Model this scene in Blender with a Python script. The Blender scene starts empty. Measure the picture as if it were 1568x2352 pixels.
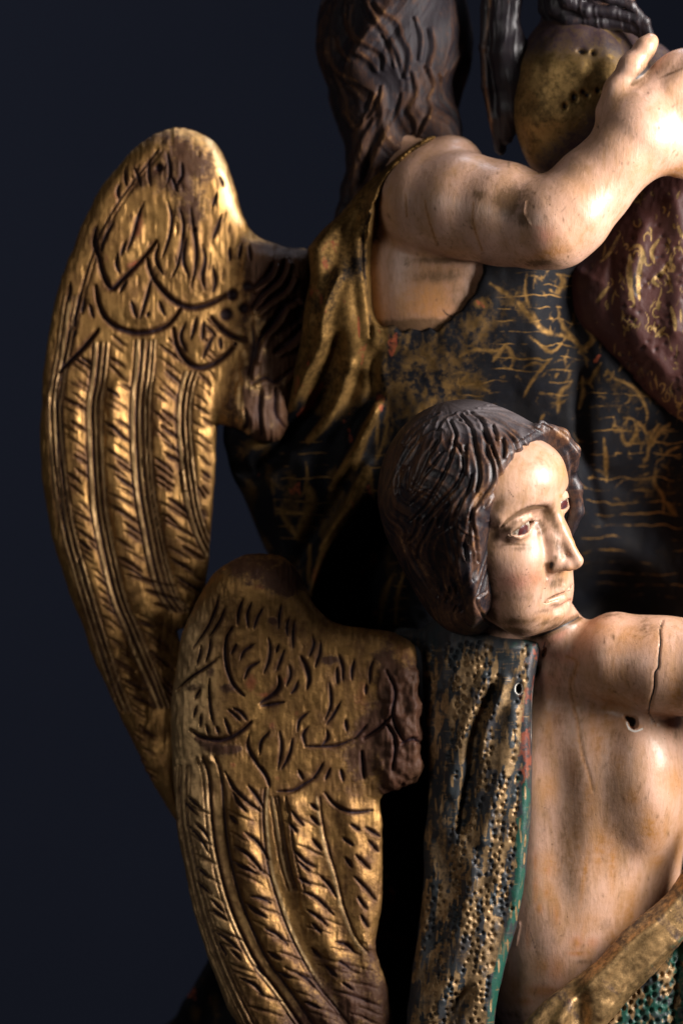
import bpy, math, random
import numpy as np

# ------------------------------------------------------------------ camera, world, lights
S = 0.0003            # metres per carving unit
CX, CY = 784.0, 1176.0
D = 12000.0           # camera distance in carving units
scene = bpy.context.scene
scene.render.engine = 'CYCLES'
COL = scene.collection

def W(x, y, d):
    return ((x - CX) * S, -d * S, (CY - y) * S)

cam_data = bpy.data.cameras.new('camera')
cam = bpy.data.objects.new('camera', cam_data)
COL.objects.link(cam)
cam.location = (0, -D * S, 0)
cam.rotation_euler = (math.radians(90), 0, 0)
cam_data.sensor_fit = 'VERTICAL'
cam_data.sensor_height = 36.0
cam_data.sensor_width = 24.0
cam_data.lens = 36.0 * D / 2352.0
cam_data.clip_start = 0.1
cam_data.clip_end = 60.0
cam_data.dof.use_dof = True
cam_data.dof.focus_distance = (D - 300) * S
cam_data.dof.aperture_fstop = (cam_data.lens * 0.001) / (235 * S)
scene.camera = cam

world = bpy.data.worlds.new('World')
scene.world = world
world.use_nodes = True
world.node_tree.nodes['Background'].inputs[0].default_value = (0.42, 0.50, 0.75, 1)
world.node_tree.nodes['Background'].inputs[1].default_value = 0.012

scene.view_settings.view_transform = 'Standard'
scene.view_settings.look = 'None'
scene.view_settings.gamma = 1.0
scene.view_settings.exposure = 0.0
scene.cycles.use_denoising = True
scene.cycles.max_bounces = 6

def area(name, pos, target, size, power, color, size_y=None, spread=None):
    l = bpy.data.lights.new(name, 'AREA')
    l.energy = power
    l.color = color
    if size_y:
        l.shape = 'RECTANGLE'; l.size = size; l.size_y = size_y
    else:
        l.shape = 'SQUARE'; l.size = size
    if spread is not None:
        l.spread = math.radians(spread)
    o = bpy.data.objects.new(name, l)
    COL.objects.link(o)
    o.location = pos
    v = [target[i] - pos[i] for i in range(3)]
    n = math.sqrt(sum(a * a for a in v))
    yaw = math.atan2(v[1], v[0]); pitch = math.asin(v[2] / n)
    o.rotation_euler = (math.radians(90) + pitch, 0, yaw - math.radians(90))
    return o

area('key_softbox', (1.04, -0.52, 0.34), (0.12, 0, 0.0), 0.42, 39, (1.0, 0.94, 0.90), 0.75)
area('top_strip', (0.35, 0.45, 1.5), (0.1, 0, 0.1), 0.9, 14, (0.78, 0.84, 1.0), 0.35)
area('fill_softbox', (-1.5, -2.0, 0.5), (0, 0, 0.0), 0.8, 7.5, (1.0, 0.93, 0.88), 1.1)
area('backdrop_lamp', (-1.6, 1.5, 1.9), (-1.1, 3.0, 0.75), 0.6, 8, (0.90, 0.92, 1.0), spread=120)

# ------------------------------------------------------------------ small toolbox
rng = np.random.RandomState(7)
AT = {}
F32 = np.float32

def Z(x0, y0, w, pts):
    """close-up coordinates -> carving units (w = width of the close-up in photo pixels)"""
    k = w / 1568.0
    return [((x0 + p[0] * k) / 1.33929, (y0 + p[1] * k) / 1.33929) for p in pts]

def cr(pts, step=6.0):
    P = np.array(pts, float)
    if len(P) < 3:
        n = max(2, int(np.hypot(*(P[-1] - P[0])[:2]) / step) + 1)
        t = np.linspace(0, 1, n)[:, None]
        return P[0] * (1 - t) + P[-1] * t
    Q = np.vstack([2 * P[0] - P[1], P, 2 * P[-1] - P[-2]])
    out = []
    for i in range(1, len(Q) - 2):
        n = max(2, int(np.linalg.norm((Q[i + 1] - Q[i])[:2]) / step) + 1)
        t = np.linspace(0, 1, n, endpoint=False)[:, None]
        a, b, c, e = Q[i - 1], Q[i], Q[i + 1], Q[i + 2]
        out.append(0.5 * ((2 * b) + (c - a) * t + (2 * a - 5 * b + 4 * c - e) * t ** 2 + (3 * b - a - 3 * c + e) * t ** 3))
    out.append(P[-1:])
    return np.vstack(out)

class Map:
    """a scalar field over the (x, y) face of a carving"""
    def __init__(self, x0, y0, x1, y1, res=2.0):
        self.x0, self.y0, self.res = float(x0), float(y0), res
        self.nx = int((x1 - x0) / res) + 2
        self.ny = int((y1 - y0) / res) + 2
        self.a = np.zeros((self.ny, self.nx), F32)
    def like(self):
        m = Map.__new__(Map); m.x0, m.y0, m.res, m.nx, m.ny = self.x0, self.y0, self.res, self.nx, self.ny
        m.a = np.zeros((self.ny, self.nx), F32); return m
    def grid(self):
        X = self.x0 + np.arange(self.nx) * self.res
        Y = self.y0 + np.arange(self.ny) * self.res
        return np.meshgrid(X, Y)
    def sample(self, P):
        u = np.clip((P[:, 0] - self.x0) / self.res, 0, self.nx - 1.001)
        v = np.clip((P[:, 1] - self.y0) / self.res, 0, self.ny - 1.001)
        i = u.astype(np.int32); j = v.astype(np.int32)
        fu = (u - i).astype(F32); fv = (v - j).astype(F32)
        a = self.a
        return (a[j, i] * (1 - fu) + a[j, i + 1] * fu) * (1 - fv) + (a[j + 1, i] * (1 - fu) + a[j + 1, i + 1] * fu) * fv
    def dist(self, pts, pad):
        pts = np.asarray(pts, float)
        xa, ya = pts[:, 0].min() - pad, pts[:, 1].min() - pad
        xb, yb = pts[:, 0].max() + pad, pts[:, 1].max() + pad
        i0 = max(0, int((xa - self.x0) / self.res)); i1 = min(self.nx, int((xb - self.x0) / self.res) + 2)
        j0 = max(0, int((ya - self.y0) / self.res)); j1 = min(self.ny, int((yb - self.y0) / self.res) + 2)
        if i1 <= i0 or j1 <= j0:
            return None
        X, Y = np.meshgrid(self.x0 + np.arange(i0, i1) * self.res, self.y0 + np.arange(j0, j1) * self.res)
        X = X.astype(F32); Y = Y.astype(F32)
        best = np.full(X.shape, 1e9, F32); T = np.zeros(X.shape, F32); SG = np.zeros(X.shape, F32)
        n = len(pts) - 1
        for k in range(n):
            a = pts[k]; b = pts[k + 1]; e = b - a
            L = max(1e-6, float(e @ e))
            px = X - a[0]; py = Y - a[1]
            t = np.clip((px * e[0] + py * e[1]) / L, 0, 1)
            dx = px - t * e[0]; dy = py - t * e[1]
            dd = dx * dx + dy * dy
            m = dd < best
            best[m] = dd[m]; T[m] = (k + t[m]) / n; SG[m] = (px * e[1] - py * e[0])[m]
        return (slice(j0, j1), slice(i0, i1)), np.sqrt(best), T, np.sign(SG)
    def stroke(self, pts, w, amp=1.0, mode='max', taper=0.5, prof='gauss', smooth=True):
        """draw a line of half-width w; taper 0..1 thins the ends"""
        p = cr(pts, max(5.0, w)) if smooth else np.array(pts, float)
        r = self.dist(p, w * 3 + 2)
        if r is None: return
        sl, d, T, sg = r
        ww = w * (1 - taper * np.abs(2 * T - 1) ** 2)
        if prof == 'gauss': v = np.exp(-(d / ww) ** 2)
        elif prof == 'flat': v = np.clip((ww - d) / 2.0 + 0.5, 0, 1)
        elif prof == 'tent': v = np.clip(1 - d / (ww * 1.6), 0, 1)
        elif prof == 'left': v = np.exp(-(d / ww) ** 2) * np.where(sg > 0, 1, np.exp(-(d / (ww * .35)) ** 2))
        elif prof == 'right': v = np.exp(-(d / ww) ** 2) * np.where(sg < 0, 1, np.exp(-(d / (ww * .35)) ** 2))
        v = (v * amp).astype(F32)
        if mode == 'max': self.a[sl] = np.maximum(self.a[sl], v)
        elif mode == 'min': self.a[sl] = np.minimum(self.a[sl], v)
        else: self.a[sl] += v
    def blob(self, x, y, rx, ry=None, amp=1.0, mode='max', hard=2.0, ang=0.0):
        ry = ry or rx
        R = max(rx, ry) * 2.2
        i0 = max(0, int((x - R - self.x0) / self.res)); i1 = min(self.nx, int((x + R - self.x0) / self.res) + 2)
        j0 = max(0, int((y - R - self.y0) / self.res)); j1 = min(self.ny, int((y + R - self.y0) / self.res) + 2)
        if i1 <= i0 or j1 <= j0: return
        X, Y = np.meshgrid(self.x0 + np.arange(i0, i1) * self.res - x, self.y0 + np.arange(j0, j1) * self.res - y)
        c, s = math.cos(ang), math.sin(ang)
        q = np.sqrt(((X * c + Y * s) / rx) ** 2 + ((-X * s + Y * c) / ry) ** 2)
        v = (np.exp(-q ** hard) * amp).astype(F32)
        sl = (slice(j0, j1), slice(i0, i1))
        if mode == 'max': self.a[sl] = np.maximum(self.a[sl], v)
        elif mode == 'min': self.a[sl] = np.minimum(self.a[sl], v)
        else: self.a[sl] += v
    def poly_sd(self, pts, smooth=True):
        """signed distance to a closed outline, positive inside"""
        p = np.array(pts, float)
        if smooth:
            q = cr(np.vstack([p, p[:1]]), 14)
        else:
            q = np.vstack([p, p[:1]])
        X, Y = self.grid(); X = X.astype(F32); Y = Y.astype(F32)
        best = np.full(X.shape, 1e9, F32); ins = np.zeros(X.shape, bool)
        for k in range(len(q) - 1):
            a = q[k]; b = q[k + 1]; e = b - a; L = max(1e-6, float(e @ e))
            px = X - F32(a[0]); py = Y - F32(a[1])
            t = np.clip((px * F32(e[0]) + py * F32(e[1])) / F32(L), 0, 1)
            dd = (px - t * F32(e[0])) ** 2 + (py - t * F32(e[1])) ** 2
            np.minimum(best, dd, out=best)
            if a[1] != b[1]:
                c = ((Y >= a[1]) != (Y >= b[1])) & (px < e[0] * (Y - a[1]) / e[1])
                ins ^= c
        d = np.sqrt(best)
        return np.where(ins, d, -d)
    def blur(self, r):
        n = max(1, int(r / self.res))
        for _ in range(2):
            for ax in (0, 1):
                a = self.a
                pad = [(0, 0), (0, 0)]; pad[ax] = (n + 1, n)
                c = np.cumsum(np.pad(a, pad, mode='edge').astype(np.float64), axis=ax)
                if ax == 0: self.a = ((c[2 * n + 1:] - c[:-(2 * n + 1)]) / (2 * n + 1)).astype(F32)
                else: self.a = ((c[:, 2 * n + 1:] - c[:, :-(2 * n + 1)]) / (2 * n + 1)).astype(F32)
        return self

def hsh(i, j, k):
    n = (i * 374761393 + j * 668265263 + k * 1274126177) & 0x7fffffff
    n = ((n ^ (n >> 13)) * 1274126177) & 0x7fffffff
    n = (n ^ (n >> 16)) & 0xffff
    return n.astype(F32) / 65535.0

def noise3(P, sx, sy=None, sz=None, seed=0):
    """value noise 0..1, cell sizes sx, sy, sz"""
    sy = sy or sx; sz = sz or sx
    q = np.stack([P[:, 0] / sx, P[:, 1] / sy, P[:, 2] / sz], 1) + seed * 17.31 + 1000.0
    i = np.floor(q).astype(np.int64); f = (q - i).astype(F32); f = f * f * (3 - 2 * f)
    r = 0
    for a in (0, 1):
        for b in (0, 1):
            for c in (0, 1):
                w = (f[:, 0] if a else 1 - f[:, 0]) * (f[:, 1] if b else 1 - f[:, 1]) * (f[:, 2] if c else 1 - f[:, 2])
                r = r + w * hsh(i[:, 0] + a, i[:, 1] + b, i[:, 2] + c)
    return r

def noise2(m, sx, sy, seed=0, ang=0.0):
    X, Y = m.grid()
    c, s = math.cos(ang), math.sin(ang)
    a = (X * c + Y * s).ravel() / sx; b = (-X * s + Y * c).ravel() / sy; o = 0
    for k, (an, f_, w_) in enumerate(((.6, 1.0, .5), (1.9, 1.9, .3), (2.7, 3.7, .2))):
        ca, sa = math.cos(an), math.sin(an)
        o = o + w_ * noise3(np.stack([(a * ca - b * sa) * f_, (a * sa + b * ca) * f_, 0 * a], 1), 1.0, 1.0, 1.0, seed + 3.7 * k)
    return ((o - .5) * 1.35 + .5).reshape(X.shape)

def ss(a, b, x):
    t = np.clip((x - a) / (b - a), 0, 1)
    return t * t * (3 - 2 * t)

# ---- distance fields on point arrays (N,3): x right, y down, d towards the viewer
def ell(P, c, r):
    q = P - np.array(c, F32)
    r = np.array(r, F32)
    k0 = np.sqrt(((q / r) ** 2).sum(1)); k1 = np.sqrt(((q / (r * r)) ** 2).sum(1)) + 1e-6
    return k0 * (k0 - 1) / k1
def cone(P, a, b):
    a = np.array(a, F32); b = np.array(b, F32)
    e = b[:3] - a[:3]; q = P - a[:3]
    t = np.clip((q @ e) / F32(e @ e), 0, 1)
    return np.sqrt(((q - t[:, None] * e) ** 2).sum(1)) - (a[3] + (b[3] - a[3]) * t)
def chain(P, pts, k=12):
    f = cone(P, pts[0], pts[1])
    for i in range(1, len(pts) - 1):
        f = smin(f, cone(P, pts[i], pts[i + 1]), k)
    return f
def smin(a, b, k):
    h = np.clip(0.5 + 0.5 * (b - a) / k, 0, 1)
    return b * (1 - h) + a * h - k * h * (1 - h)
def smax(a, b, k):
    return -smin(-a, -b, k)
def pillow(s, R, z, h):
    """rounded plate: s = inside distance to the outline, R = width of the rounding, z = offset from mid plane, h = half thickness"""
    e = np.maximum(1 - s / R, 0)
    g = np.sqrt(e * e + (z / h) ** 2)
    return (g - 1) * np.minimum(R, h)

def surface(f, box, h, sub=1, margin=1.7):
    (x0, x1), (y0, y1), (z0, z1) = box
    xs = np.arange(x0, x1 + h, h, dtype=F32); ys = np.arange(y0, y1 + h, h, dtype=F32); zs = np.arange(z0, z1 + h, h, dtype=F32)
    nx, ny, nz = len(xs), len(ys), len(zs)
    V = np.empty((nx, ny, nz), F32)
    # look at blocks first, evaluate finely only where the surface may pass
    bk = 4; H = h * bk
    bx, by, bz = [(n + bk - 1) // bk for n in (nx, ny, nz)]
    C0, C1, C2 = np.meshgrid(x0 + (np.arange(bx) + .375) * H, y0 + (np.arange(by) + .375) * H, z0 + (np.arange(bz) + .375) * H, indexing='ij')
    fb = f(np.stack([C0.ravel(), C1.ravel(), C2.ravel()], 1).astype(F32)).reshape(bx, by, bz)
    V[:] = np.repeat(np.repeat(np.repeat(np.where(fb < 0, -9, 9).astype(F32), bk, 0), bk, 1), bk, 2)[:nx, :ny, :nz]
    sel = np.abs(fb) < H * margin
    idx_ = np.argwhere(sel)
    loc = np.stack(np.meshgrid(*[np.arange(bk)] * 3, indexing='ij'), -1).reshape(-1, 3)
    for i in range(0, len(idx_), 4000):
        G_ = (idx_[i:i + 4000, None, :] * bk + loc[None]).reshape(-1, 3)
        G_ = G_[(G_[:, 0] < nx) & (G_[:, 1] < ny) & (G_[:, 2] < nz)]
        V[G_[:, 0], G_[:, 1], G_[:, 2]] = f((G_ * h + np.array([x0, y0, z0])).astype(F32))
    V[0] = V[-1] = 9; V[:, 0] = V[:, -1] = 9; V[:, :, 0] = V[:, :, -1] = 9
    ins = V < 0
    c = ins[:-1, :-1, :-1].astype(np.int8)
    for a in (0, 1):
        for b in (0, 1):
            for e in (0, 1):
                if a or b or e:
                    c = c + ins[a:nx - 1 + a, b:ny - 1 + b, e:nz - 1 + e]
    act = (c > 0) & (c < 8)
    I = np.argwhere(act)
    idx = np.full(act.shape, -1, np.int64); idx[act] = np.arange(len(I))
    acc = np.zeros((len(I), 3)); cnt = np.zeros(len(I))
    corners = [(a, b, e) for a in (0, 1) for b in (0, 1) for e in (0, 1)]
    for p in range(8):
        for q in range(p + 1, 8):
            A = corners[p]; B = corners[q]
            if sum(abs(A[k] - B[k]) for k in range(3)) != 1: continue
            va = V[I[:, 0] + A[0], I[:, 1] + A[1], I[:, 2] + A[2]]; vb = V[I[:, 0] + B[0], I[:, 1] + B[1], I[:, 2] + B[2]]
            m = (va < 0) != (vb < 0)
            t = np.where(m, va / np.where(m, va - vb, 1), 0)
            for k in range(3):
                acc[:, k] += np.where(m, A[k] + t * (B[k] - A[k]), 0)
            cnt += m
    vert = (I + acc / cnt[:, None]) * h + np.array([x0, y0, z0])
    Q = []
    for ax in range(3):
        sl0 = [slice(0, n) for n in V.shape]; sl1 = list(sl0)
        sl0[ax] = slice(0, V.shape[ax] - 1); sl1[ax] = slice(1, V.shape[ax])
        s = ins[tuple(sl0)] != ins[tuple(sl1)]
        E = np.argwhere(s)
        b, e = [k for k in range(3) if k != ax]
        ok = (E[:, b] > 0) & (E[:, e] > 0) & (E[:, b] < V.shape[b] - 1) & (E[:, e] < V.shape[e] - 1)
        E = E[ok]
        def cell(db, de):
            G = E.copy(); G[:, b] -= db; G[:, e] -= de
            return idx[G[:, 0], G[:, 1], G[:, 2]]
        q = np.stack([cell(0, 0), cell(1, 0), cell(1, 1), cell(0, 1)], 1)
        flip = ins[E[:, 0], E[:, 1], E[:, 2]]
        if ax == 1: flip = ~flip
        q[flip] = q[flip][:, ::-1]
        Q.append(q)
    Q = np.vstack(Q); Q = Q[(Q >= 0).all(1)]
    v = vert.astype(F32)
    v = newton(f, v, h * 0.3, h)
    for _ in range(sub):
        v, Q = subdivide(v, Q)
        v = newton(f, v, h * 0.25, h * .6)
    v = newton(f, v, h * 0.25, h * .4)
    return v, Q

def subdivide(v, Q):
    E = np.sort(np.concatenate([Q[:, [0, 1]], Q[:, [1, 2]], Q[:, [2, 3]], Q[:, [3, 0]]]), axis=1)
    key = E[:, 0] * (len(v) + 1) + E[:, 1]
    u, first, inv = np.unique(key, return_index=True, return_inverse=True)
    mid = (v[E[first, 0]] + v[E[first, 1]]) / 2
    fc = v[Q].mean(1)
    n = len(Q); inv = inv.reshape(-1) + len(v)
    e0, e1, e2, e3 = inv[:n], inv[n:2 * n], inv[2 * n:3 * n], inv[3 * n:]
    c = len(v) + len(mid) + np.arange(n)
    q = np.concatenate([np.stack([Q[:, 0], e0, c, e3], 1), np.stack([e0, Q[:, 1], e1, c], 1),
                        np.stack([c, e1, Q[:, 2], e2], 1), np.stack([e3, c, e2, Q[:, 3]], 1)])
    return np.concatenate([v, mid, fc]).astype(F32), q

def grad(f, v, eps, f0=None):
    if f0 is None: f0 = f(v)
    g = np.empty_like(v)
    for k in range(3):
        w = v.copy(); w[:, k] += eps
        g[:, k] = (f(w) - f0) / eps
    return f0, g
def newton(f, v, eps, lim):
    f0, g = grad(f, v, eps)
    g2 = (g * g).sum(1) + 1e-3
    st = -(f0 / g2)[:, None] * g
    L = np.sqrt((st * st).sum(1))
    st *= np.minimum(1, lim / (L + 1e-6))[:, None]
    return (v + st).astype(F32)
def normals(f, v, eps):
    _, g = grad(f, v, eps)
    return g / (np.sqrt((g * g).sum(1)) + 1e-6)[:, None]

def place(v, k=1.0):
    o = np.empty((len(v), 3), np.float64)
    o[:, 0] = (v[:, 0] - CX) * S * k; o[:, 1] = -v[:, 2] * S; o[:, 2] = (CY - v[:, 1]) * S * k
    return o

def link(name, v, Q, mat, parent=None, attrs=None, k=1.0, flip=False):
    """v in carving units; makes ONE mesh object under parent"""
    co = place(v, k)
    if parent is not None:
        p = parent; off = np.zeros(3)
        while p is not None:
            off += np.array(AT.get(p.name, (0, 0, 0)))
            p = p.parent
        co = co - off
    me = bpy.data.meshes.new(name)
    me.vertices.add(len(co)); me.vertices.foreach_set('co', co.astype(F32).ravel())
    q = Q[:, ::-1] if flip else Q
    nl = q.size; w = q.shape[1]
    me.loops.add(nl); me.loops.foreach_set('vertex_index', q.astype(np.int32).ravel())
    me.polygons.add(len(q)); me.polygons.foreach_set('loop_start', np.arange(0, nl, w, dtype=np.int32))
    me.update(calc_edges=True)
    me.polygons.foreach_set('use_smooth', np.ones(len(q), bool))
    for n, a in (attrs or {}).items():
        at = me.attributes.new(n, 'FLOAT', 'POINT'); at.data.foreach_set('value', np.asarray(a, F32))
    me.materials.append(mat)
    me.validate(); me.update()
    o = bpy.data.objects.new(name, me); COL.objects.link(o)
    o.parent = parent
    return o

def face_components(Q, fl, nv):
    comp = np.arange(len(Q))
    L = np.unique(fl)
    for _ in range(3000):
        old = comp.copy()
        for l in L:
            m = fl == l
            vm = np.full(nv, 1 << 40); q = Q[m]; c = comp[m]
            for k in range(4): np.minimum.at(vm, q[:, k], c)
            comp[m] = np.minimum.reduce([vm[q[:, k]] for k in range(4)])
        comp = comp[comp]
        if (comp == old).all(): break
    return comp

def split_link(names, v, Q, lab, mat, parent, attrs, k=1.0):
    """cut one carved surface into its pieces: names = {label: name}; label 0 is the root mesh; returns it"""
    fl = lab[Q[:, 0]]
    # a face takes the label most of its corners carry
    L = lab[Q]; fl = np.where((L[:, 1] == L[:, 2]) & (L[:, 1] == L[:, 3]), L[:, 1], fl)
    # every piece is one connected patch
    fc = face_components(Q, fl, len(v))
    root_l = 0; extra = max(names) + 1
    for l in sorted(names):
        m = np.where(fl == l)[0]
        if not len(m): continue
        ids, cnt = np.unique(fc[m], return_counts=True)
        big = ids[np.argmax(cnt)]
        for i_, c_ in zip(ids, cnt):
            if i_ == big: continue
            mm = m[fc[m] == i_]
            if c_ > 260:
                fl[mm] = extra; names = dict(names); names[extra] = 'small_feather' if l in (0,) else names[l]; extra += 1
            else:
                vs = np.unique(Q[mm]); tv = np.zeros(len(v), bool); tv[vs] = True
                nb = tv[Q].any(1); nb[mm] = False
                o_ = fl[nb]; o_ = o_[o_ != l]
                if len(o_): fl[mm] = np.bincount(o_).argmax()
    root = None
    for l in [0] + [x for x in sorted(names) if x != 0]:
        m = fl == l
        if m.sum() < 4: continue
        q = Q[m]; u, inv = np.unique(q, return_inverse=True)
        o = link(names[l], v[u], inv.reshape(q.shape), mat, parent if root is None else root, {n: a[u] for n, a in attrs.items()}, k)
        if root is None: root = o
    return root

def empty(name, x, y, d, label, cat, group=None):
    o = bpy.data.objects.new(name, None); COL.objects.link(o)
    o.location = W(x, y, d); AT[o.name] = W(x, y, d)
    o.empty_display_size = 0.05
    o['label'] = label; o['category'] = cat
    if group: o['group'] = group
    return o

# ------------------------------------------------------------------ node helpers
class N:
    def __init__(self, name):
        self.m = bpy.data.materials.new(name); self.m.use_nodes = True
        self.t = self.m.node_tree; self.t.nodes.clear()
        self.out = self.t.nodes.new('ShaderNodeOutputMaterial')
        self.b = self.t.nodes.new('ShaderNodeBsdfPrincipled')
        self.t.links.new(self.b.outputs[0], self.out.inputs[0])
        self.co = self.t.nodes.new('ShaderNodeTexCoord').outputs['Object']
    def set(self, sock, v):
        if isinstance(v, bpy.types.NodeSocket): self.t.links.new(v, sock)
        elif isinstance(v, tuple) and len(v) == 3: sock.default_value = (*v, 1) if len(sock.default_value) == 4 else v
        else: sock.default_value = v
    def bs(self, **kw):
        for k, v in kw.items(): self.set(self.b.inputs[k.replace('_', ' ')], v)
    def attr(self, n):
        a = self.t.nodes.new('ShaderNodeAttribute'); a.attribute_name = n; return a.outputs['Fac']
    def math(self, op, a, b=0.0, c=0.0, clamp=False):
        n = self.t.nodes.new('ShaderNodeMath'); n.operation = op; n.use_clamp = clamp
        for s, v in zip(n.inputs, (a, b, c)): self.set(s, v)
        return n.outputs[0]
    def noise(self, scale, detail=3, rough=0.6, stretch=None, rot=None, dist=0.0, col=False):
        n = self.t.nodes.new('ShaderNodeTexNoise')
        n.inputs['Scale'].default_value = scale; n.inputs['Detail'].default_value = detail
        n.inputs['Roughness'].default_value = rough; n.inputs['Distortion'].default_value = dist
        v = self.co
        if stretch or rot:
            m = self.t.nodes.new('ShaderNodeMapping')
            if stretch: m.inputs['Scale'].default_value = stretch
            if rot: m.inputs['Rotation'].default_value = rot
            self.t.links.new(v, m.inputs[0]); v = m.outputs[0]
        self.t.links.new(v, n.inputs['Vector'])
        return n.outputs['Fac']
    def step(self, x, a, b):
        n = self.t.nodes.new('ShaderNodeMapRange'); n.interpolation_type = 'SMOOTHSTEP'
        self.set(n.inputs[0], x); n.inputs[1].default_value = a; n.inputs[2].default_value = b
        return n.outputs[0]
    def lines(self, scale, dist, thin):
        w = self.t.nodes.new('ShaderNodeTexWave'); w.wave_type = 'BANDS'; w.bands_direction = 'Z'
        for k, v in (('Scale', scale), ('Distortion', dist), ('Detail', 2.0), ('Detail Scale', 1.2)): w.inputs[k].default_value = v
        self.t.links.new(self.co, w.inputs['Vector'])
        return self.step(w.outputs['Fac'], thin, 1.0)
    def mix(self, f, a, b):
        n = self.t.nodes.new('ShaderNodeMix'); n.data_type = 'RGBA'
        self.set(n.inputs[0], f); self.set(n.inputs[6], a); self.set(n.inputs[7], b)
        return n.outputs[2]
    def mixf(self, f, a, b):
        n = self.t.nodes.new('ShaderNodeMix'); n.data_type = 'FLOAT'
        self.set(n.inputs[0], f); self.set(n.inputs[2], a); self.set(n.inputs[3], b)
        return n.outputs[0]
    def bump(self, h, strength, dist):
        n = self.t.nodes.new('ShaderNodeBump'); n.inputs['Strength'].default_value = strength; n.inputs['Distance'].default_value = dist
        self.set(n.inputs['Height'], h)
        self.set(self.b.inputs['Normal'], n.outputs[0])
        return n.outputs[0]

# ------------------------------------------------------------------ materials
def mat_gold(name, tone=1.0, wear=0.5):
    """burnished water gilding over bole, worn and toned with dark varnish.
    attributes: ink (varnish left in a cut), glaze (brown tone blurred out from the cuts), dark (varnish patches), red (bole showing), rub (rubbed gold and painted-in highlights)"""
    m = N(name)
    n1 = m.noise(70, 6, 0.65); n2 = m.noise(240, 6, 0.72); n3 = m.noise(900, 3, 0.6); n4 = m.noise(18, 4, 0.55); n5 = m.noise(120, 5, .7, stretch=(1, 1, .3))
    gold = m.mix(n1, (0.68 * tone, 0.395 * tone, 0.135 * tone), (0.38 * tone, 0.190 * tone, 0.052 * tone))
    gold = m.mix(m.attr('rub_light'), gold, (0.82, 0.58, 0.30))
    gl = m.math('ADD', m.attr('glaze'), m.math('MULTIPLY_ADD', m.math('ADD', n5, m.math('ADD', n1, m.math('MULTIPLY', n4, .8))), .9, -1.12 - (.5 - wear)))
    gl = m.math('MULTIPLY', m.step(gl, -.15, .65), m.math('SUBTRACT', 1.0, m.math('MULTIPLY', m.attr('rub_light'), .7)))
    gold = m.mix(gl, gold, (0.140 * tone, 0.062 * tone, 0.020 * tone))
    dk = m.math('ADD', m.math('MULTIPLY', m.attr('dark'), 1.35), m.math('MULTIPLY_ADD', n2, 1.5, -0.78 - (0.62 - wear)))
    dk = m.math('ADD', dk, m.math('MULTIPLY_ADD', n1, 1.1, -0.55))
    pat = m.math('MULTIPLY', m.step(dk, 0.05, 0.72), .92)
    ink = m.step(m.math('ADD', m.attr('ink'), m.math('MULTIPLY_ADD', n3, .4, -.2)), .15, .6)
    pcol = m.mix(n2, (0.022, 0.010, 0.011), (0.085, 0.036, 0.020))
    red = m.math('MULTIPLY', m.step(m.math('ADD', m.attr('red'), m.math('MULTIPLY_ADD', n2, 1.0, -.5)), .25, .8), .85)
    c = m.mix(red, gold, (0.24, 0.055, 0.018))
    c = m.mix(pat, c, pcol)
    c = m.mix(ink, c, m.mix(n1, (0.012, 0.007, 0.012), (0.038, 0.017, 0.016)))
    pm = m.math('MAXIMUM', pat, ink)
    met = m.math('MULTIPLY', m.math('SUBTRACT', 1.0, m.math('MAXIMUM', pm, red)), m.math('MULTIPLY_ADD', gl, -.35, .88))
    m.bs(Base_Color=c, Metallic=met, Roughness=m.mixf(pm, m.math('ADD', m.math('MULTIPLY', gl, .12), m.math('MULTIPLY_ADD', n2, .28, .27)), m.math('MULTIPLY_ADD', n3, .3, .40)))
    m.set(m.b.inputs['Specular IOR Level'], m.mixf(pm, .5, .16))
    m.bump(m.math('ADD', m.math('ADD', n2, m.math('MULTIPLY', n3, .45)), m.math('MULTIPLY', pat, .35)), 0.6, 0.0009)
    return m.m

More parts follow.
